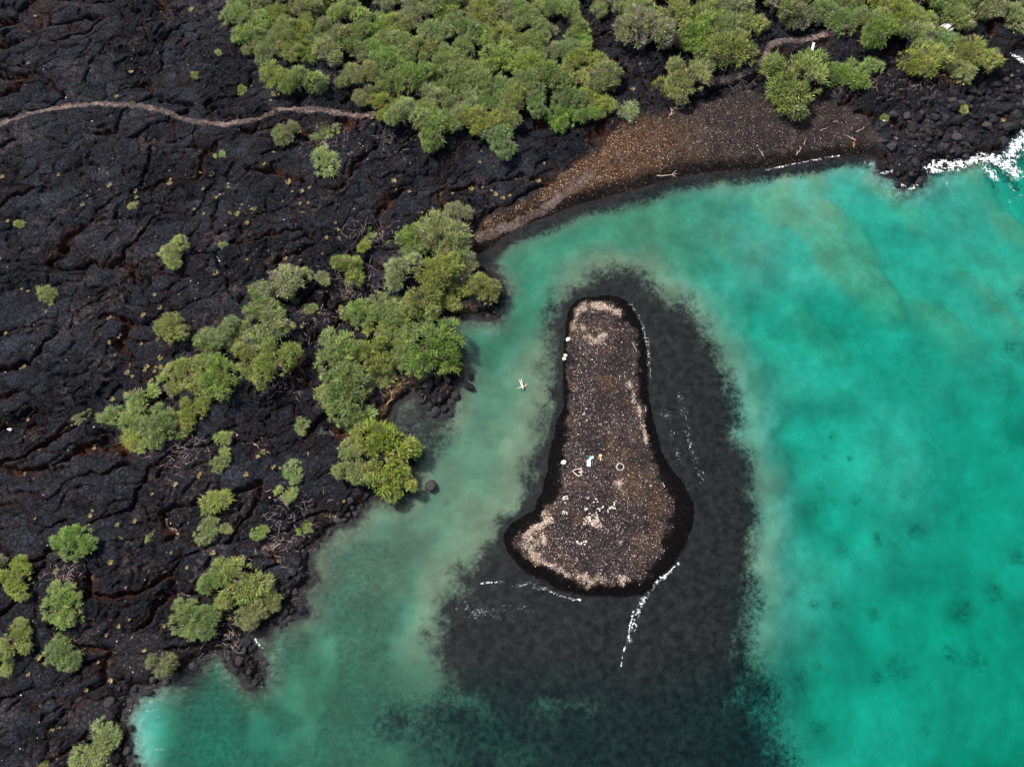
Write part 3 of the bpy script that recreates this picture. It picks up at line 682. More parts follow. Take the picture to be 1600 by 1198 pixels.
TINTS = [('fresh green', (.95, 1.05, 1.0), .03), ('yellow green', (1.15, 1.08, .85), .03), ('olive green', (1.05, .97, .95), .06), ('pale twiggy grey green', (1.04, .97, 1.2), .13), ('deep green', (.85, .97, .9), .04), ('light feathery green', (1.1, 1.12, 1.15), .08)]
TREES = [(make_crown(100 + k, .95, 270, 30, .155, .0120, t[1], low=.12, dry=t[2]), make_trunk(200 + k, .7, .75, 5), t[0]) for k, t in enumerate(TINTS)]
SHRUBS = [(make_crown(300 + k, .66, 92, 30, .30, .0165, t[1], dry=t[2]), make_trunk(400 + k, .7, .5, 6), t[0]) for k, t in enumerate(TINTS)]
def plant(px, py, rpx, label, group, form=None, tints=None):
    tree = form == 'tree' if form else rpx > 26
    m = float(P(px + 1, py, 2)[0] - P(px, py, 2)[0])
    r = rpx * m * 1.05
    h = (.55 if tree else .3) * r
    x, y = P(px, py, 1.2 + h)
    return plant_at(float(x), float(y), r, tree, label, group, tints)
WORDS = [('yellow', 1), ('olive', 2), ('grey', 3), ('dry', 3), ('dull', 3), ('sparse', 3), ('thin', 3), ('dark', 4), ('pale', 5), ('light', 5), ('feathery', 5), ('bright', 0), ('vivid', 1)]
def plant_at(x, y, r, tree, label, group, tints=None):
    z0 = max(zg(x, y), .15) - .1
    o = link('tree' if tree else 'shrub', None, None, (x, y, z0), (0, 0, random.uniform(0, 6.28)))
    pool = TREES if tree else SHRUBS
    if tints is None and 'TINT' not in label:
        head = ' '.join(label.split()[:4])
        hit = [q for w, q in WORDS if w in head]
        tints = hit[:1] or [0, 1, 2, 5]
    crown, trunk, tint = pool[random.choice(tints)] if tints else random.choice(pool)
    sz = random.uniform(.85, 1.15)
    link('crown', crown, o, scale=(r, r * random.uniform(.88, 1.08), r * sz * (1.05 if tree else 1)))
    if tree or r > 1.6: link('trunk' if tree else 'stem', trunk, o, scale=(r * .95, r * .95, r * sz * .95 * (1 if tree else .9)))
    tag(o, label.replace('TINT', tint), 'tree' if tree else 'shrub', group)
    return o
# named, standing apart
ALONE = [
    (453, 209, 27, 'greyer round shrub beside the pale trail, touching its brighter twin'), (505, 203, 25, 'brighter round shrub beside the pale trail, touching its greyer twin'),
    (506, 256, 25, 'flat bright green shrub on lava below the pair beside the trail'), (273, 395, 28, 'sprawling pale green shrub alone amid wide lava plates'),
    (76, 459, 17, 'small round greyish shrub with dead centre alone on lava'), (270, 508, 30, 'dull olive round tree set apart beside the long lava thicket'),
    (118, 851, 31, 'oval green tree alone on smooth lava near the gravel patch clumps'), (343, 782, 25, 'yellow green spiky shrub between lava cracks, brightest of its column'),
    (322, 826, 20, 'small green shrub just below the yellow green spiky shrub'), (352, 826, 10, 'tiny thin shrub touching the shrub below the yellow one'),
    (235, 838, 9, 'tiny blue green seedling shrub in a dark lava hollow'), (350, 691, 18, 'feathery shrub above a smaller twin on cracked lava'), (350, 722, 16, 'compact shrub directly below the feathery one on cracked lava'),
    (462, 738, 19, 'leaning slim green shrub inland of the big shore tree'), (446, 772, 16, 'low green shrub directly below the leaning slim shrub'),
    (470, 666, 13, 'small tidy round shrub beside cracked lava inland of the shore thicket'), (474, 826, 13, 'small upright shrub near the rocky lagoon edge with dry grass'),
    (405, 829, 13, 'little shrub on lava among pale litter inland of the lagoon'), (125, 652, 14, 'sparse straggly shrub beyond the far end of the lava thicket'),
    (250, 1030, 27, 'half dry tree at the edge of the black gravel patch'), (140, 1166, 36, 'full green tree on the boulder shore of the turquoise inlet'), (166, 1142, 22, 'bright green shrub joined to the full green tree by the inlet'), (60, 1196, 15, 'low shrub beside the full green inlet tree on dark rubble'),
    (540, 420, 30, 'rounded light green tree inland of the shore thicket amid twig litter'), (505, 438, 13, 'small grey green shrub touching the tree amid twig litter'), (486, 481, 11, 'small bright tuft like shrub below the twig litter tree'),
    (575, 361, 15, 'small wedge shaped shrub inland of the beach path'), (570, 391, 13, 'small roundish shrub between wedge shaped shrub and twig litter'), (605, 378, 9, 'tiny dull shrub between wedge shaped shrub and shore thicket'),
    (474, 432, 14, 'small shrub touching the bright tree at the thicket top'), (462, 466, 9, 'tiny thin shrub on dark lava below the thicket top'),
    (345, 246, 9, 'tiny pale green tuft shrub alone on lava below the trail bend'), (207, 322, 9, 'tiny yellow green shrub at a long lava crack'), (30, 351, 9, 'tiny straw green shrub near the field edge'), (348, 384, 8, 'tiny green shrub next to the sprawling pale shrub'),
    (305, 121, 7, 'tiny shrub on bare rubble inland of the trail bend'), (376, 138, 9, 'tiny shrub between the trail and the grove edge'), (345, 90, 7, 'tiny yellowish shrub by the grove corner'),
    (1077, 122, 40, 'vivid yellow green tree at the inland edge of pebble beach'), (1046, 135, 24, 'small green tree leaning on the vivid yellow green tree'), (1012, 55, 52, 'broad grey green tree with bare dark ground beneath it'),
    (1150, 80, 42, 'olive tree beside the trail bend with a bare trunk showing'), (972, 172, 24, 'pale feathery tree at the beach corner below the grove'), (958, 137, 8, 'tiny shrub on black rock by the beach corner'),
    (1252, 118, 56, 'large spreading yellow olive tree on the edge of the pebble beach'), (1328, 110, 38, 'darker green tree touching the large spreading beach edge tree'), (1362, 105, 18, 'small ragged tree beside the darker green beach tree'),
    (1437, 92, 36, 'olive green tree with tan dead limbs below it on dark rock'), (1528, 75, 40, 'tall tree with bare pink limbs above the rocky surf shore'), (1502, 108, 28, 'low spreading tree crown over the black rocks by the surf'), (1478, 66, 28, 'dark green tree just below the pale wooden table'),
    (1385, 180, 10, 'small yellow green shrub among boulders at the beach end'), (1505, 170, 12, 'small green shrub alone among the black boulders above the surf'),
]
for (a, b, r, lab) in ALONE: plant(a, b, r, lab, 'plants standing apart')
def patch(items, label_t, label_s, group, tints=None):
    for (a, b, r) in items: plant(a, b, r, label_t if r > 26 else label_s, group, tints=tints)
patch([(428, 440, 38), (412, 500, 42), (432, 570, 40), (345, 515, 32), (318, 545, 28), (290, 582, 32), (345, 585, 34), (388, 563, 30), (375, 520, 24), (265, 598, 22), (400, 470, 28), (310, 605, 18),
       (225, 622, 26), (300, 642, 27), (175, 655, 21), (206, 668, 26), (242, 668, 32), (268, 662, 24), (212, 692, 20), (236, 694, 20)],
      'TINT tree in the straggling thicket amid the lava field', 'TINT shrub filling the straggling thicket amid the lava field', 'thicket amid the lava field', [0, 1, 3, 5])
patch([(696, 378, 46), (718, 335, 28), (655, 372, 30), (680, 420, 36), (628, 430, 34), (660, 462, 38), (716, 415, 32), (738, 440, 26), (758, 452, 28), (598, 470, 34), (566, 490, 28), (622, 502, 34), (660, 495, 28), (700, 455, 28), (590, 515, 22), (640, 395, 20)],
      'TINT tree in the lagoon thicket between beach path and cove', 'TINT shrub in the lagoon thicket between beach path and cove', 'lagoon thicket by the beach path')
patch([(672, 540, 48), (700, 556, 26), (640, 555, 28), (528, 562, 46), (572, 556, 38), (545, 602, 42), (590, 590, 26), (612, 540, 28), (536, 640, 34), (562, 652, 26), (514, 622, 22)],
      'TINT tree in the thicket overhanging the rocky cove', 'TINT shrub in the thicket overhanging the rocky cove', 'thicket above the cove', [0, 1, 5])
patch([(592, 705, 54), (556, 722, 34), (618, 746, 32)], 'TINT tree overhanging the lagoon beside the lone boulder', 'shrub', 'trees over the lagoon beside the lone boulder', [1])
patch([(372, 905, 44), (408, 942, 28), (336, 905, 28), (384, 958, 28), (290, 970, 30), (326, 970, 28)], 'TINT tree in the clump behind the boulder point', 'shrub', 'clump behind the boulder point')
patch([(28, 903, 32), (-8, 890, 28), (95, 948, 33), (96, 1018, 33), (20, 998, 28)], 'TINT tree in the clumps on lava beside the gravel patch', 'shrub', 'clumps beside the gravel patch')
patch([(8, 1040, 14), (125, 965, 12)], 'x', 'little shrub beside the green clumps near the gravel patch', 'shrubs near the gravel patch')
patch([(432, 130, 28), (468, 136, 32), (500, 134, 24)], 'TINT tree standing directly above the pale trail below the grove', 'TINT shrub standing directly above the pale trail below the grove', 'trees along the pale trail')
def grove(poly, spacing, label, group, zt=4.0):
    g = ground_poly(poly, zt); lo = g.min(0); hi = g.max(0); pts = []
    for _ in range(9000):
        p = np.array([rng.uniform(lo[0], hi[0]), rng.uniform(lo[1], hi[1])])
        if not inside(p[:1], p[1:], g)[0]: continue
        if all((p[0] - q[0]) ** 2 + (p[1] - q[1]) ** 2 > (spacing * q[2]) ** 2 for q in pts): pts.append((p[0], p[1], random.uniform(.8, 1.25)))
    for (x, y, s) in pts: plant_at(x, y, spacing * s * 1.0, True, label, group)
    return len(pts)
n1 = grove([(385, -110), (375, 0), (372, 55), (395, 80), (440, 82), (525, 100), (575, 160), (635, 190), (690, 196), (745, 196), (785, 208), (800, 196), (822, 160), (850, 170), (925, 172), (938, 130), (940, 90), (915, 55), (895, 20), (890, -110)],
           3.3, 'TINT tree packed into the dense grove bordering the black lava field', 'trees of the dense grove')
n2 = grove([(915, -110), (918, 0), (965, 18), (1000, 8), (1065, 35), (1080, 62), (1130, 40), (1190, 30), (1300, 28), (1355, 30), (1378, 62), (1430, 58), (1462, 40), (1475, 15), (1500, 5), (1600, -5), (1700, 10), (1700, -110)],
           4.2, 'TINT tree in the wood behind the beach and trail', 'trees behind the beach')
plant(1590, 22, 26, 'tree with tan lower limbs beside the reddish soil patch', 'plants standing apart')
# dry grass tufts
def make_tuft(seed):
    g = np.random.default_rng(seed); n = 46
    a = g.uniform(0, 6.283, n); r = g.uniform(0, .12, n); tip = g.uniform(.12, .38, n)
    b = np.stack([np.cos(a) * r, np.sin(a) * r, np.zeros(n)], 1); e = b + np.stack([np.cos(a) * tip, np.sin(a) * tip, g.uniform(.12, .4, n)], 1)
    sd = np.stack([-np.sin(a), np.cos(a), np.zeros(n)], 1) * .045
    V = np.stack([b - sd, b + sd, e], 1).reshape(-1, 3)
    c_ = np.array([(.42, .33, .13), (.36, .31, .10), (.48, .38, .20)])[g.integers(0, 3, n)] * g.uniform(.7, 1.15, (n, 1))
    return mesh_np('tuft', V, np.arange(n * 3).reshape(n, 3), MAT_LEAF, np.repeat(c_, 3, 0))
TUFTS = [make_tuft(500 + k) for k in range(5)]
dens = np.where((T['kind'] == 1) & (T['coast'] > 2), .05 + .8 * sstep(.5, .62, fbm(GX / 10, GY / 8, 95, 3)) + T['crack'] * .5, 0)
vz = CAM_H * math.cos(TILT) + GY * math.sin(TILT)
dens *= (np.abs(GX / vz * FPX) < 790) & (np.abs((GY * math.cos(TILT) - CAM_H * math.sin(TILT)) / vz * FPX) < 590)
gl = np.zeros(GX.shape)
for pts in ([(90, 480), (250, 600)], [(380, 330), (620, 350)], [(700, 280), (860, 260)], [(20, 760), (230, 830)], [(420, 760), (560, 800)]):
    gl = np.maximum(gl, 1 - seg_dist(GX, GY, ground_poly(pts, 1.5), False) / 7)
dens *= 1 + 3 * np.clip(gl, 0, 1)
dens *= np.where(GY > 85, .35, 1)
x, y, z, k = scatter(dens, 290)
for q in range(290):
    s = random.choice([.7, .8, .9, 1.0, 1.25, 1.5])
    o = link('grass_tuft', TUFTS[q % 5], None, (x[q], y[q], z[q] - .02), (0, 0, random.uniform(0, 6.28)), (s, s * random.uniform(.7, 1.2), s))
    tag(o, 'small dry straw yellow grass tuft rooted in the black lava', 'grass tuft', 'dry grass tufts on the lava')

# brush litter: fallen grey-pink twigs around the thickets
def litter(n):
    spots = [(505, 232, 4.5), (540, 445, 5), (500, 505, 5), (565, 455, 5), (440, 600, 3), (620, 600, 4), (575, 365, 4), (450, 800, 5), (430, 850, 4), (290, 705, 4), (330, 540, 5), (700, 350, 3), (1350, 130, 5), (1440, 130, 4), (1150, 120, 3), (600, 215, 5), (950, 170, 3), (350, 1000, 4), (110, 900, 3)]
    segs = []
    for _ in range(n):
        a, b, s = random.choice(spots); cx_, cy_ = P(a, b, 1.3)
        x = float(cx_) + random.gauss(0, s * .55); y = float(cy_) + random.gauss(0, s * .4)
        if field('coast', x, y) < .6: continue
        z = zg(x, y) + .08; t = random.uniform(0, 6.28); L = random.uniform(.35, 1.3)
        segs.append(((x, y, z), (x + math.cos(t) * L, y + math.sin(t) * L, zg(x + math.cos(t) * L, y + math.sin(t) * L) + random.uniform(.06, .3)), random.uniform(.018, .04), .012))
    return tubes(segs)
lv, lf = litter(1500)
tag(link('twig_litter', mesh_np('twig_litter', lv, lf, MAT_WOOD, np.ones((len(lv), 3)) * np.array([.23, .165, .145]))), 'fallen grey pink twigs littering the lava around the thickets', 'twigs', kind='stuff')

# ------------------------------------------------------------------ boulders
import bmesh
def make_boulder(seed, tone, flat=.7):
    bm = bmesh.new(); bmesh.ops.create_icosphere(bm, subdivisions=3, radius=1.0)
    off = Vector((seed * 3.7, seed * 1.3, seed * 2.1))
    rr = random.Random(seed); planes = [(Vector((rr.gauss(0, 1), rr.gauss(0, 1), rr.gauss(0, 1))).normalized(), rr.uniform(.62, .88)) for _ in range(13)]
    for v in bm.verts:
        p = v.co.copy()
        cut = min([1.0] + [h / p.dot(n) for n, h in planes if p.dot(n) > .05])
        f = mnoise.voronoi(p * 1.1 + off)[0]
        d = cut * (1.02 + .12 * (f[1] - f[0]) + .16 * mnoise.noise(p * 1.3 + off)) + .04 * mnoise.noise(p * 4 + off)
        v.co = p * d
        v.co.z *= flat
    me = bpy.data.meshes.new('boulder'); bm.to_mesh(me); bm.free()
    a = me.color_attributes.new('Col', 'FLOAT_COLOR', 'POINT')
    n = len(me.vertices); c_ = np.ones((n, 4), np.float32); c_[:, :3] = tone; c_[:, :3] *= rng.uniform(.8, 1.2, (n, 1)); a.data.foreach_set('color', c_.ravel())
    me.materials.append(MAT_STONE)
    return me
BOULD = [make_boulder(k, [(.009, .009, .011), (.013, .0125, .0135), (.019, .018, .0195), (.008, .0072, .0072), (.012, .012, .015), (.026, .0235, .023)][k % 6]) for k in range(9)]
def boulder(x, y, s, label, group, mesh=None, z=None):
    z = (max(zg(x, y), -.25) if z is None else z)
    o = link('boulder', mesh or random.choice(BOULD), None, (x, y, z + s * .12), (random.uniform(-.25, .25), random.uniform(-.25, .25), random.uniform(0, 6.28)), (s, s * random.uniform(.7, 1), s * random.uniform(.7, 1)))
    return tag(o, label, 'boulder', group)
def boulders(poly, n, s0, s1, label, group):
    g = ground_poly(poly, .4); lo = g.min(0); hi = g.max(0); pts = []; t = 0
    while len(pts) < n and t < 20000:
        t += 1
        x, y = rng.uniform(lo[0], hi[0]), rng.uniform(lo[1], hi[1])
        if not inside(np.array([x]), np.array([y]), g)[0] or field('coast', x, y) < -.9: continue
        s = s0 + (s1 - s0) * random.random() ** 2
        if any((x - a) ** 2 + (y - b) ** 2 < (.62 * (s + c)) ** 2 for a, b, c in pts): continue
        pts.append((x, y, s)); boulder(x, y, s, label, group)
boulders([(1372, 238), (1362, 200), (1400, 170), (1470, 160), (1540, 130), (1600, 110), (1625, 150), (1605, 205), (1580, 215), (1565, 240), (1510, 255), (1450, 265), (1448, 282), (1410, 292), (1372, 270)], 170, .4, 1.5, 'dark boulder in the jumbled rocky shore beside the breaking surf', 'boulders by the surf')
boulders([(470, 850), (505, 835), (490, 880), (488, 912), (470, 930), (482, 955), (440, 985), (415, 990), (425, 950), (450, 900)], 34, .35, .95, 'black boulder along the lagoon edge next to the boulder point', 'boulders next to the point')
boulders([(335, 1015), (385, 1000), (412, 1030), (412, 1072), (385, 1064), (355, 1045)], 26, .35, 1.0, 'black boulder piled on the point beside the turquoise inlet', 'boulders on the point')
boulders([(175, 1070), (215, 1070), (300, 1035), (312, 1045), (225, 1085), (205, 1120), (215, 1200), (165, 1200), (160, 1120)], 36, .35, 1.0, 'dark boulder lining the small turquoise inlet', 'boulders at the inlet')
boulders([(655, 600), (715, 590), (712, 625), (700, 652), (675, 640), (655, 625)], 20, .4, 1.05, 'brown black boulder on the cracked rock spit in the cove', 'boulders on the cove spit')
boulders([(700, 480), (760, 470), (785, 455), (788, 480), (772, 498), (705, 505)], 16, .4, .95, 'brown boulder under the thicket at the cove mouth', 'boulders at the cove mouth')
boulders([(500, 830), (560, 770), (580, 775), (560, 800), (520, 832)], 16, .35, .85, 'dark boulder at the lagoon edge below the overhanging tree', 'boulders below the overhanging tree')
bx, by = P(672, 759); boulder(float(bx), float(by), 1.05, 'lone round dark boulder rising out of the shallow lagoon', 'lone rocks', BOULD[5], -.1)
for (a, b, s, lab) in [(736, 588, .7, 'small half sunk rock just off the cove tree tip'), (733, 603, .95, 'low dark sunken rock ridge end off the cove spit')]:
    x_, y_ = P(a, b); boulder(float(x_), float(y_), s, lab, 'lone rocks', BOULD[3], -.25)
PALEB = make_boulder(40, (.46, .42, .33))
for (a, b, s, lab) in [(888, 528, .42, 'pale round stone at the islet edge, largest of three in a row'), (884, 553, .33, 'pale stone at the islet edge, middle of three in a row'), (882, 558, .33, 'pale stone at the islet edge, last of three in a row'), (881, 722, .45, 'pale banded coral lump on the islet near the coral heart'), (1381, 192, .5, 'white rounded stone among black boulders at the beach end')]:
    x_, y_ = P(a, b, .8); boulder(float(x_), float(y_), s, lab, 'pale stones', PALEB)

# ------------------------------------------------------------------ driftwood, coral figures and things left on the islet
def driftwood(px, py, length, deg, label, forks=1, tone=(.30, .235, .19)):
    x, y = [float(q) for q in P(px, py, .9)]
    rr = random.Random(int(px * 7 + py)); c, s = math.cos(R(deg)), math.sin(R(deg)); segs = []; pts = []
    for k in range(5):
        t = (k / 4 - .5) * length; o = rr.uniform(-.06, .06) * length
        qx, qy = x + c * t - s * o, y + s * t + c * o
        pts.append(Vector((qx, qy, max(zg(qx, qy), 0) + .12)))
    r0 = .05 + .02 * length
    for k in range(4): segs.append((pts[k], pts[k + 1], r0 * (1 - .17 * k), r0 * (1 - .17 * (k + 1))))
    for f in range(forks):
        p = pts[rr.randint(1, 3)]; a = R(deg) + rr.choice([-1, 1]) * rr.uniform(.5, 1.1); q = p + Vector((math.cos(a), math.sin(a), .1)) * length * rr.uniform(.22, .4)
        segs.append((p, q, r0 * .6, r0 * .3))
    v, f = tubes(segs)
    base = Vector((x, y, zg(x, y)))
    me = mesh_np('driftwood', v - np.array(base), f, MAT_WOOD, np.ones((len(v), 3)) * np.array(tone), True)
    return tag(link('driftwood', me, None, base), label, 'driftwood', 'driftwood')
for a in [(1043, 270, 3.6, 12, 'long pale driftwood log at the waterline of the pebble beach', 2), (1050, 178, 2.6, 60, 'forked bleached driftwood root below the vivid yellow green tree', 3), (1063, 172, 1.8, 20, 'short bleached driftwood piece beside the forked root', 1),
          (1190, 236, 1.8, 120, 'slanted driftwood stick on the grey part of the pebble beach', 1), (1250, 234, 1.9, 55, 'reddish forked driftwood above the thin surf line', 2, (.36, .2, .14)), (1258, 221, 1.1, 70, 'short driftwood stick above the reddish forked piece', 0), (1287, 203, 1.6, 30, 'pale driftwood stick high on the grey pebble beach', 0),
          (1344, 203, 1.8, 25, 'bent white driftwood near the boulder end of the beach', 1), (1330, 214, 2.0, 150, 'bleached forked driftwood beside the rusty drift pile', 2), (1336, 222, 1.5, 80, 'rusty orange drift branch pile at the beach end', 3, (.32, .13, .06)), (1397, 216, 1.3, 100, 'upright looking pale stick among the boulders', 0), (1305, 192, 1.0, 10, 'small pale driftwood stick mid beach below the trees', 0),
          (992, 541, 1.7, -65, 'pale driftwood log lying near the surf bank of the islet', 0), (955, 515, .9, -40, 'short thin white stick on the narrow islet end', 0), (1010, 637, .9, 85, 'white driftwood stick on the dark wet islet bank', 0), (898, 503, 1.0, 75, 'thin driftwood on the rim of the narrow islet end', 1), (1037, 757, .8, 110, 'small forked driftwood on the wide part of the islet', 2),
          (672, 587, 1.2, 25, 'white driftwood stick on the cracked rock spit', 0), (660, 576, 1.6, 50, 'pale driftwood leaning below the cove thicket', 0), (610, 622, 2.6, 70, 'tan dead limb lying along the cove cliff top', 2, (.25, .15, .09)), (432, 853, 1.6, 40, 'curved grey dead branch near the little lagoon shrub', 2, (.25, .19, .17)), (1470, 122, 2.2, 15, 'tan dead limb on black rock under the olive tree', 1, (.3, .2, .11)), (1445, 118, 2.4, -18, 'long tan fallen limb below the olive tree crown', 1, (.3, .2, .11))]:
    driftwood(*a)
CORAL = [make_boulder(60 + k, (.46, .41, .35), .6) for k in range(3)]
def figure(name, pts, s0, label, cat):
    c = ground_poly(pts, 1.1); ctr = c.mean(0)
    o = link(name, None, None, (ctr[0], ctr[1], zg(*ctr)))
    for (x, y) in c:
        s = s0 * random.uniform(.8, 1.2)
        q = link('coral_piece', random.choice(CORAL), o, (x - ctr[0], y - ctr[1], zg(x, y) - zg(*ctr) + .05), (0, 0, random.uniform(0, 6)), (s, s, s))
    return tag(o, label, cat)
def along(pts, n, closed=True):
    p = np.array(pts + ([pts[0]] if closed else []), float); d = np.r_[0, np.cumsum(np.hypot(*np.diff(p, axis=0).T))]
    t = np.linspace(0, d[-1], n, endpoint=not closed)
    return [(np.interp(q, d, p[:, 0]), np.interp(q, d, p[:, 1])) for q in t]
figure('coral_heart', along([(894.6, 735.3), (900, 732.3), (905, 731.8), (908.3, 733.5), (908.3, 736), (904.6, 737.2), (909, 738.8), (908.5, 741.5), (904.5, 743), (901.5, 742), (898.5, 739)], 46), .08, 'heart outline of white coral pieces laid on the dark islet', 'coral heart')
figure('coral_ring', along([(963.5, 729), (965, 725.5), (968, 723.5), (971.5, 724.5), (974.5, 727), (974.5, 731), (971.5, 734.5), (967.5, 734), (964, 732)], 20), .09, 'rough ring of pale coral pieces laid on the dark islet', 'coral ring')
def cluster(n, pts_, sp, s0, label):
    pts = [(random.choice(pts_)[0] + random.gauss(0, sp), 0) for _ in range(0)]
    out = []
    for _ in range(n):
        a, b = random.choice(pts_); out.append((a + random.gauss(0, sp), b + random.gauss(0, sp)))
    figure('coral_pile', out, s0, label, 'coral pile')
cluster(60, [(922, 806), (919, 810), (926, 812), (930, 816), (924, 818), (933, 806), (916, 815)], 3.0, .10, 'starburst pile of white coral near the middle of the islet')
cluster(10, [(882, 777), (886, 776)], 1.6, .13, 'small white coral pile beside the dark wet bank of the islet')
cluster(8, [(921, 777), (917, 795)], 1.2, .11, 'little white coral pile above the starburst pile')
cluster(12, [(931, 783), (935, 794), (942, 792)], 1.4, .12, 'loose white coral pile between starburst and coral letters')
cluster(22, [(950, 798), (953, 794), (957, 792), (961, 787), (960, 793)], 1.1, .11, 'slanting row of white coral pieces like rough letters')
cluster(12, [(903, 846), (908, 849), (912, 848)], 1.3, .12, 'white coral pile below the starburst pile on the islet')
cluster(9, [(884, 801), (880, 799)], 1.4, .11, 'faint coral pile near the pale hooked berm of the islet')
def cloth(name, pts, zt, col, label, cat):
    c = ground_poly(pts, 1.1); ctr = c.mean(0); n = 6; V, F = [], []
    for j in range(n + 1):
        for i in range(n + 1):
            u, v = i / n, j / n
            p = (c[0] * (1 - u) + c[1] * u) * (1 - v) + (c[3] * (1 - u) + c[2] * u) * v
            V.append((p[0] - ctr[0], p[1] - ctr[1], zt + .04 * math.sin(u * 7 + v * 3) * math.cos(v * 5)))
    for j in range(n):
        for i in range(n):
            a = j * (n + 1) + i; F.append((a, a + 1, a + n + 2, a + n + 1))
    me = mesh_np(name, V, F, MAT_CLOTH, np.ones((len(V), 3)) * np.array(col), True)
    o = link(name, me, None, (ctr[0], ctr[1], zg(*ctr) + .1)); m = o.modifiers.new('thickness', 'SOLIDIFY'); m.thickness = .05
    return tag(o, label, cat)
cloth('towel', [(917.0, 728.8), (922.6, 728.8), (922.6, 718), (917.6, 718)], .1, (.85, .86, .86), 'white towel spread on the dark islet above the coral heart', 'towel')
cloth('cloth', [(921, 716.5), (923.5, 718), (928, 715), (925.5, 712.5)], .14, (.55, .82, .84), 'pale aqua cloth crumpled at the top end of the white towel', 'cloth')
cloth('bag', [(919, 716.5), (921.5, 717.5), (924.5, 712.5), (921, 711.3)], .16, (.02, .16, .19), 'dark teal bag lying against the pale aqua cloth', 'bag')
# tan stump
bm = bmesh.new()
bmesh.ops.create_cone(bm, cap_ends=True, segments=10, radius1=.30, radius2=.2, depth=.4)
bmesh.ops.create_cone(bm, cap_ends=True, segments=8, radius1=.13, radius2=.07, depth=.7, matrix=Matrix.Translation((0.02, -.42, -.1)) @ Matrix.Rotation(R(80), 4, 'X'))
for v in bm.verts: v.co += Vector((mnoise.noise(v.co * 5), mnoise.noise(v.co * 5 + Vector((4, 0, 0))), 0)) * .06
me = bpy.data.meshes.new('stump'); bm.to_mesh(me); bm.free()
a = me.color_attributes.new('Col', 'FLOAT_COLOR', 'POINT')
for d in a.data: d.color = (.55, .38, .2, 1)
me.materials.append(MAT_WOOD)
x_, y_ = [float(q) for q in P(938, 712.5, 1)]
tag(link('driftwood_stump', me, None, (x_, y_, zg(x_, y_) + .2)), 'short tan driftwood stump next to the pale aqua cloth', 'stump')

# ------------------------------------------------------------------ table and board by the trail
def boxmesh(name, sx, sy, sz, col, mat=MAT_WOOD):
    bm = bmesh.new(); bmesh.ops.create_cube(bm, size=1)
    for v in bm.verts: v.co = Vector((v.co.x * sx, v.co.y * sy, v.co.z * sz))
    bmesh.ops.bevel(bm, geom=bm.edges[:], offset=min(sx, sy, sz) * .12, segments=1, affect='EDGES')
    me = bpy.data.meshes.new(name); bm.to_mesh(me); bm.free()
    a = me.color_attributes.new('Col', 'FLOAT_COLOR', 'POINT')
    c_ = np.ones((len(me.vertices), 4), np.float32); c_[:, :3] = col; a.data.foreach_set('color', c_.ravel())
    me.materials.append(mat)
    return me
x_, y_ = [float(q) for q in P(1484, 38, 2.8)]
tb = link('picnic_table', None, None, (x_, y_, max(zg(x_, y_), 1.2) + .35), (0, 0, R(38)))
pl = boxmesh('plank', 2.1, .27, .05, (.50, .46, .43)); bl = boxmesh('bench_plank', 2.1, .28, .05, (.42, .38, .36)); lg = boxmesh('leg', .09, .09, .78, (.36, .32, .3)); ll = boxmesh('leg', .09, .09, .45, (.36, .32, .3)); cr = boxmesh('crossbar', .09, 1.7, .08, (.36, .32, .3))
for k in range(3): link('plank', pl, tb, (0, (k - 1) * .30, .78))
for s in (-1, 1):
    link('bench_plank', bl, tb, (0, s * .82, .46))
    link('crossbar', cr, tb, (s * .75, 0, .40))
    for q in (-1, 1): link('leg', lg, tb, (s * .75, q * .3, .37))
    for q in (-1, 1): link('leg', ll, tb, (s * .66, q * .82, .21))
tag(tb, 'pale weathered wooden picnic table at the edge of the wood', 'table')
x_, y_ = [float(q) for q in P(1270.5, 75.5, 2.2)]
bd = link('trail_board', None, None, (x_, y_, max(zg(x_, y_), 1.5)), (R(-62), 0, R(-14)))
link('panel', boxmesh('panel', .42, .06, 1.5, (.78, .77, .76)), bd, (0, 0, .72)); link('foot', boxmesh('foot', .5, .16, .1, (.5, .48, .46)), bd, (0, 0, .0))
tag(bd, 'narrow white board lying on black lava between trail and trees', 'board')

# ------------------------------------------------------------------ person floating in the lagoon
def skin(name, verts, edges, radii, mat, parent, sub=2):
    me = bpy.data.meshes.new(name); me.from_pydata(verts, edges, [])
    o = link(name, me, parent)
    md = o.modifiers.new('skin', 'SKIN')
    for k, sv in enumerate(me.skin_vertices[0].data):
        r = radii[k]; sv.radius = r if isinstance(r, tuple) else (r, r)
        sv.use_root = (k == 0)
    o.modifiers.new('smooth', 'SUBSURF').levels = sub; o.modifiers['smooth'].render_levels = sub
    me.materials.append(mat)
    return o
def flat(name, col, rough=.5):
    m, nt, nd, ln, bs = new_mat(name)
    nz = N(nd, 'ShaderNodeTexNoise'); nz.inputs['Scale'].default_value = 9
    rp = N(nd, 'ShaderNodeValToRGB'); rp.color_ramp.elements[0].color = tuple(c * .85 for c in col) + (1,); rp.color_ramp.elements[1].color = tuple(c * 1.1 for c in col) + (1,)
    ln.new(nz.outputs[0], rp.inputs[0]); ln.new(rp.outputs[0], bs.inputs['Base Color']); bs.inputs['Roughness'].default_value = rough
    return m
SKIN = flat('swimmer_skin', (.62, .42, .30)); HAIR = flat('hair', (.30, .21, .12)); SUIT = flat('swimsuit', (.02, .018, .022))  # plain skin, hair and suit tones with slight noise variation
px_, py_ = [float(q) for q in P(815.4, 600.5, .05)]
person = link('person', None, None, (px_, py_, .03), (0, 0, R(14)))
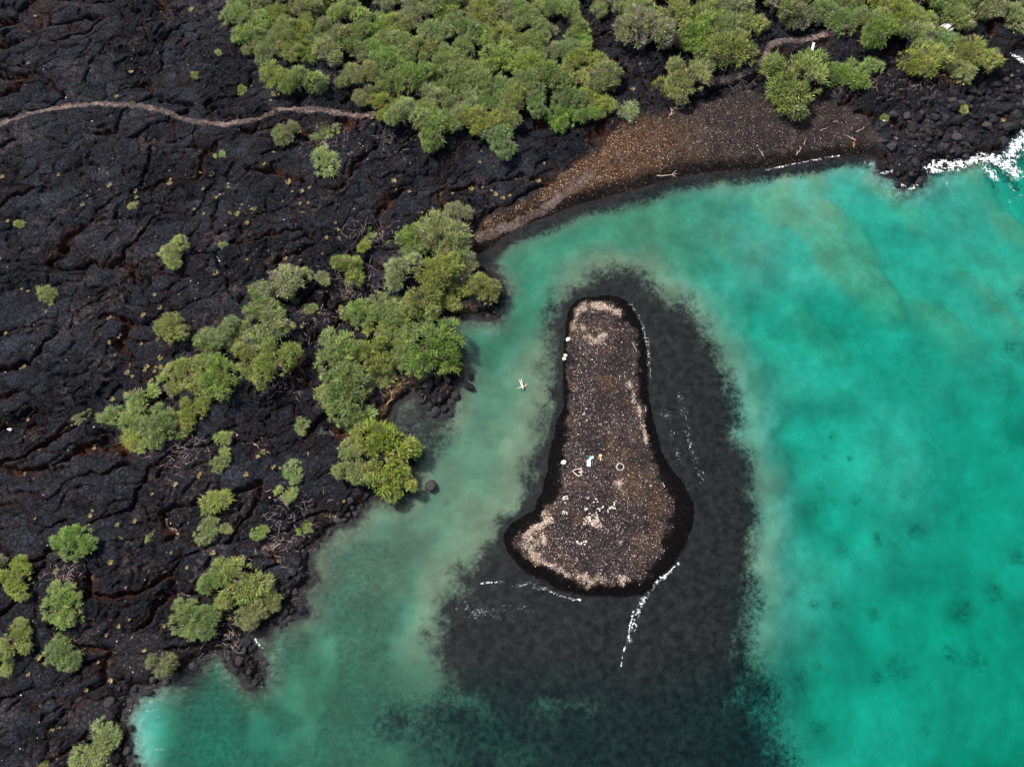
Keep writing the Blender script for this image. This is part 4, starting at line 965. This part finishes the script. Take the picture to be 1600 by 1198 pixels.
# lying on the back, feet up the picture (+y), arms spread
BV = [(0, 0, 0), (0, -.14, .01), (0, -.34, .03), (0, -.47, .05), (0, -.55, .06),      # pelvis, waist, chest, neck base, neck
      (.17, -.43, .04), (.42, -.36, .03), (.66, -.22, .05), (.74, -.17, .05),           # arm a
      (-.17, -.43, .04), (-.44, -.42, .03), (-.70, -.46, .05), (-.79, -.47, .05),       # arm b
      (.10, .07, 0), (.12, .46, .03), (.13, .86, .0), (.14, .93, .06), (-.10, .07, 0), (-.14, .46, .03), (-.19, .86, .0), (-.20, .93, .06),
      (0, -.64, .08), (0, -.74, .09), (0, -.81, .08)]
BE = [(0, 1), (1, 2), (2, 3), (3, 4), (2, 5), (5, 6), (6, 7), (7, 8), (2, 9), (9, 10), (10, 11), (11, 12), (0, 13), (13, 14), (14, 15), (15, 16), (0, 17), (17, 18), (18, 19), (19, 20), (4, 21), (21, 22), (22, 23)]
BR = [(.15, .11), (.125, .095), (.155, .11), (.08, .07), .055, .065, .045, .036, .04, .065, .045, .036, .04, .09, .06, .042, .045, .09, .06, .042, .045, .085, .10, .075]
skin('body', BV, BE, BR, SKIN, person)
for s, (wx_, wy_, ang) in ((1, (.74, -.17, R(30))), (-1, (-.79, -.47, R(184)))):
    hv, he, hr = [(wx_, wy_, .05), (wx_ + math.cos(ang) * .07, wy_ + math.sin(ang) * .07, .055)], [(0, 1)], [.036, .04]
    for f_ in range(4):
        a_ = ang + (f_ - 1.5) * .17; k_ = len(hv); L_ = (.07, .085, .09, .07)[f_]
        b_ = (wx_ + math.cos(ang) * .09 - math.sin(ang) * (f_ - 1.5) * .021, wy_ + math.sin(ang) * .09 + math.cos(ang) * (f_ - 1.5) * .021, .055)
        hv += [b_, (b_[0] + math.cos(a_) * L_ * .55, b_[1] + math.sin(a_) * L_ * .55, .065), (b_[0] + math.cos(a_) * L_, b_[1] + math.sin(a_) * L_, .06)]
        he += [(1, k_), (k_, k_ + 1), (k_ + 1, k_ + 2)]; hr += [.010, .009, .008]
    k_ = len(hv); a_ = ang + s * .9
    hv += [(wx_ + math.cos(a_) * .05, wy_ + math.sin(a_) * .05, .06), (wx_ + math.cos(a_) * .095, wy_ + math.sin(a_) * .095, .065)]; he += [(0, k_), (k_, k_ + 1)]; hr += [.011, .009]
    skin('hand', hv, he, hr, SKIN, person, 1)
skin('hair', [(0, -.72, .04), (0, -.82, .05), (0, -.87, .07), (.06, -.84, .04), (-.06, -.84, .04)], [(0, 1), (1, 2), (1, 3), (1, 4)], [.115, .095, .05, .06, .06], HAIR, person)
skin('swim_shorts', [(0, .0, .005), (0, .05, .005), (.10, .09, .005), (.115, .22, .02), (-.10, .09, .005), (-.12, .22, .02)], [(0, 1), (1, 2), (2, 3), (1, 4), (4, 5)], [(.16, .12), (.155, .115), .10, .085, .10, .085], SUIT, person, 1)
for q in (-.035, .035): skin('eye', [(q, -.735, .185), (q, -.745, .187)], [(0, 1)], [.012, .010], SUIT, person, 1)
skin('nose', [(0, -.73, .175), (0, -.70, .20)], [(0, 1)], [.012, .016], SKIN, person, 1)
tag(person, 'person in dark swim shorts floating on their back, arms spread, in the lagoon', 'person')
print('trees in groves', n1, n2, 'objects', len(bpy.data.objects), 'tris', sum(len(m.polygons) * 2 for m in bpy.data.meshes))
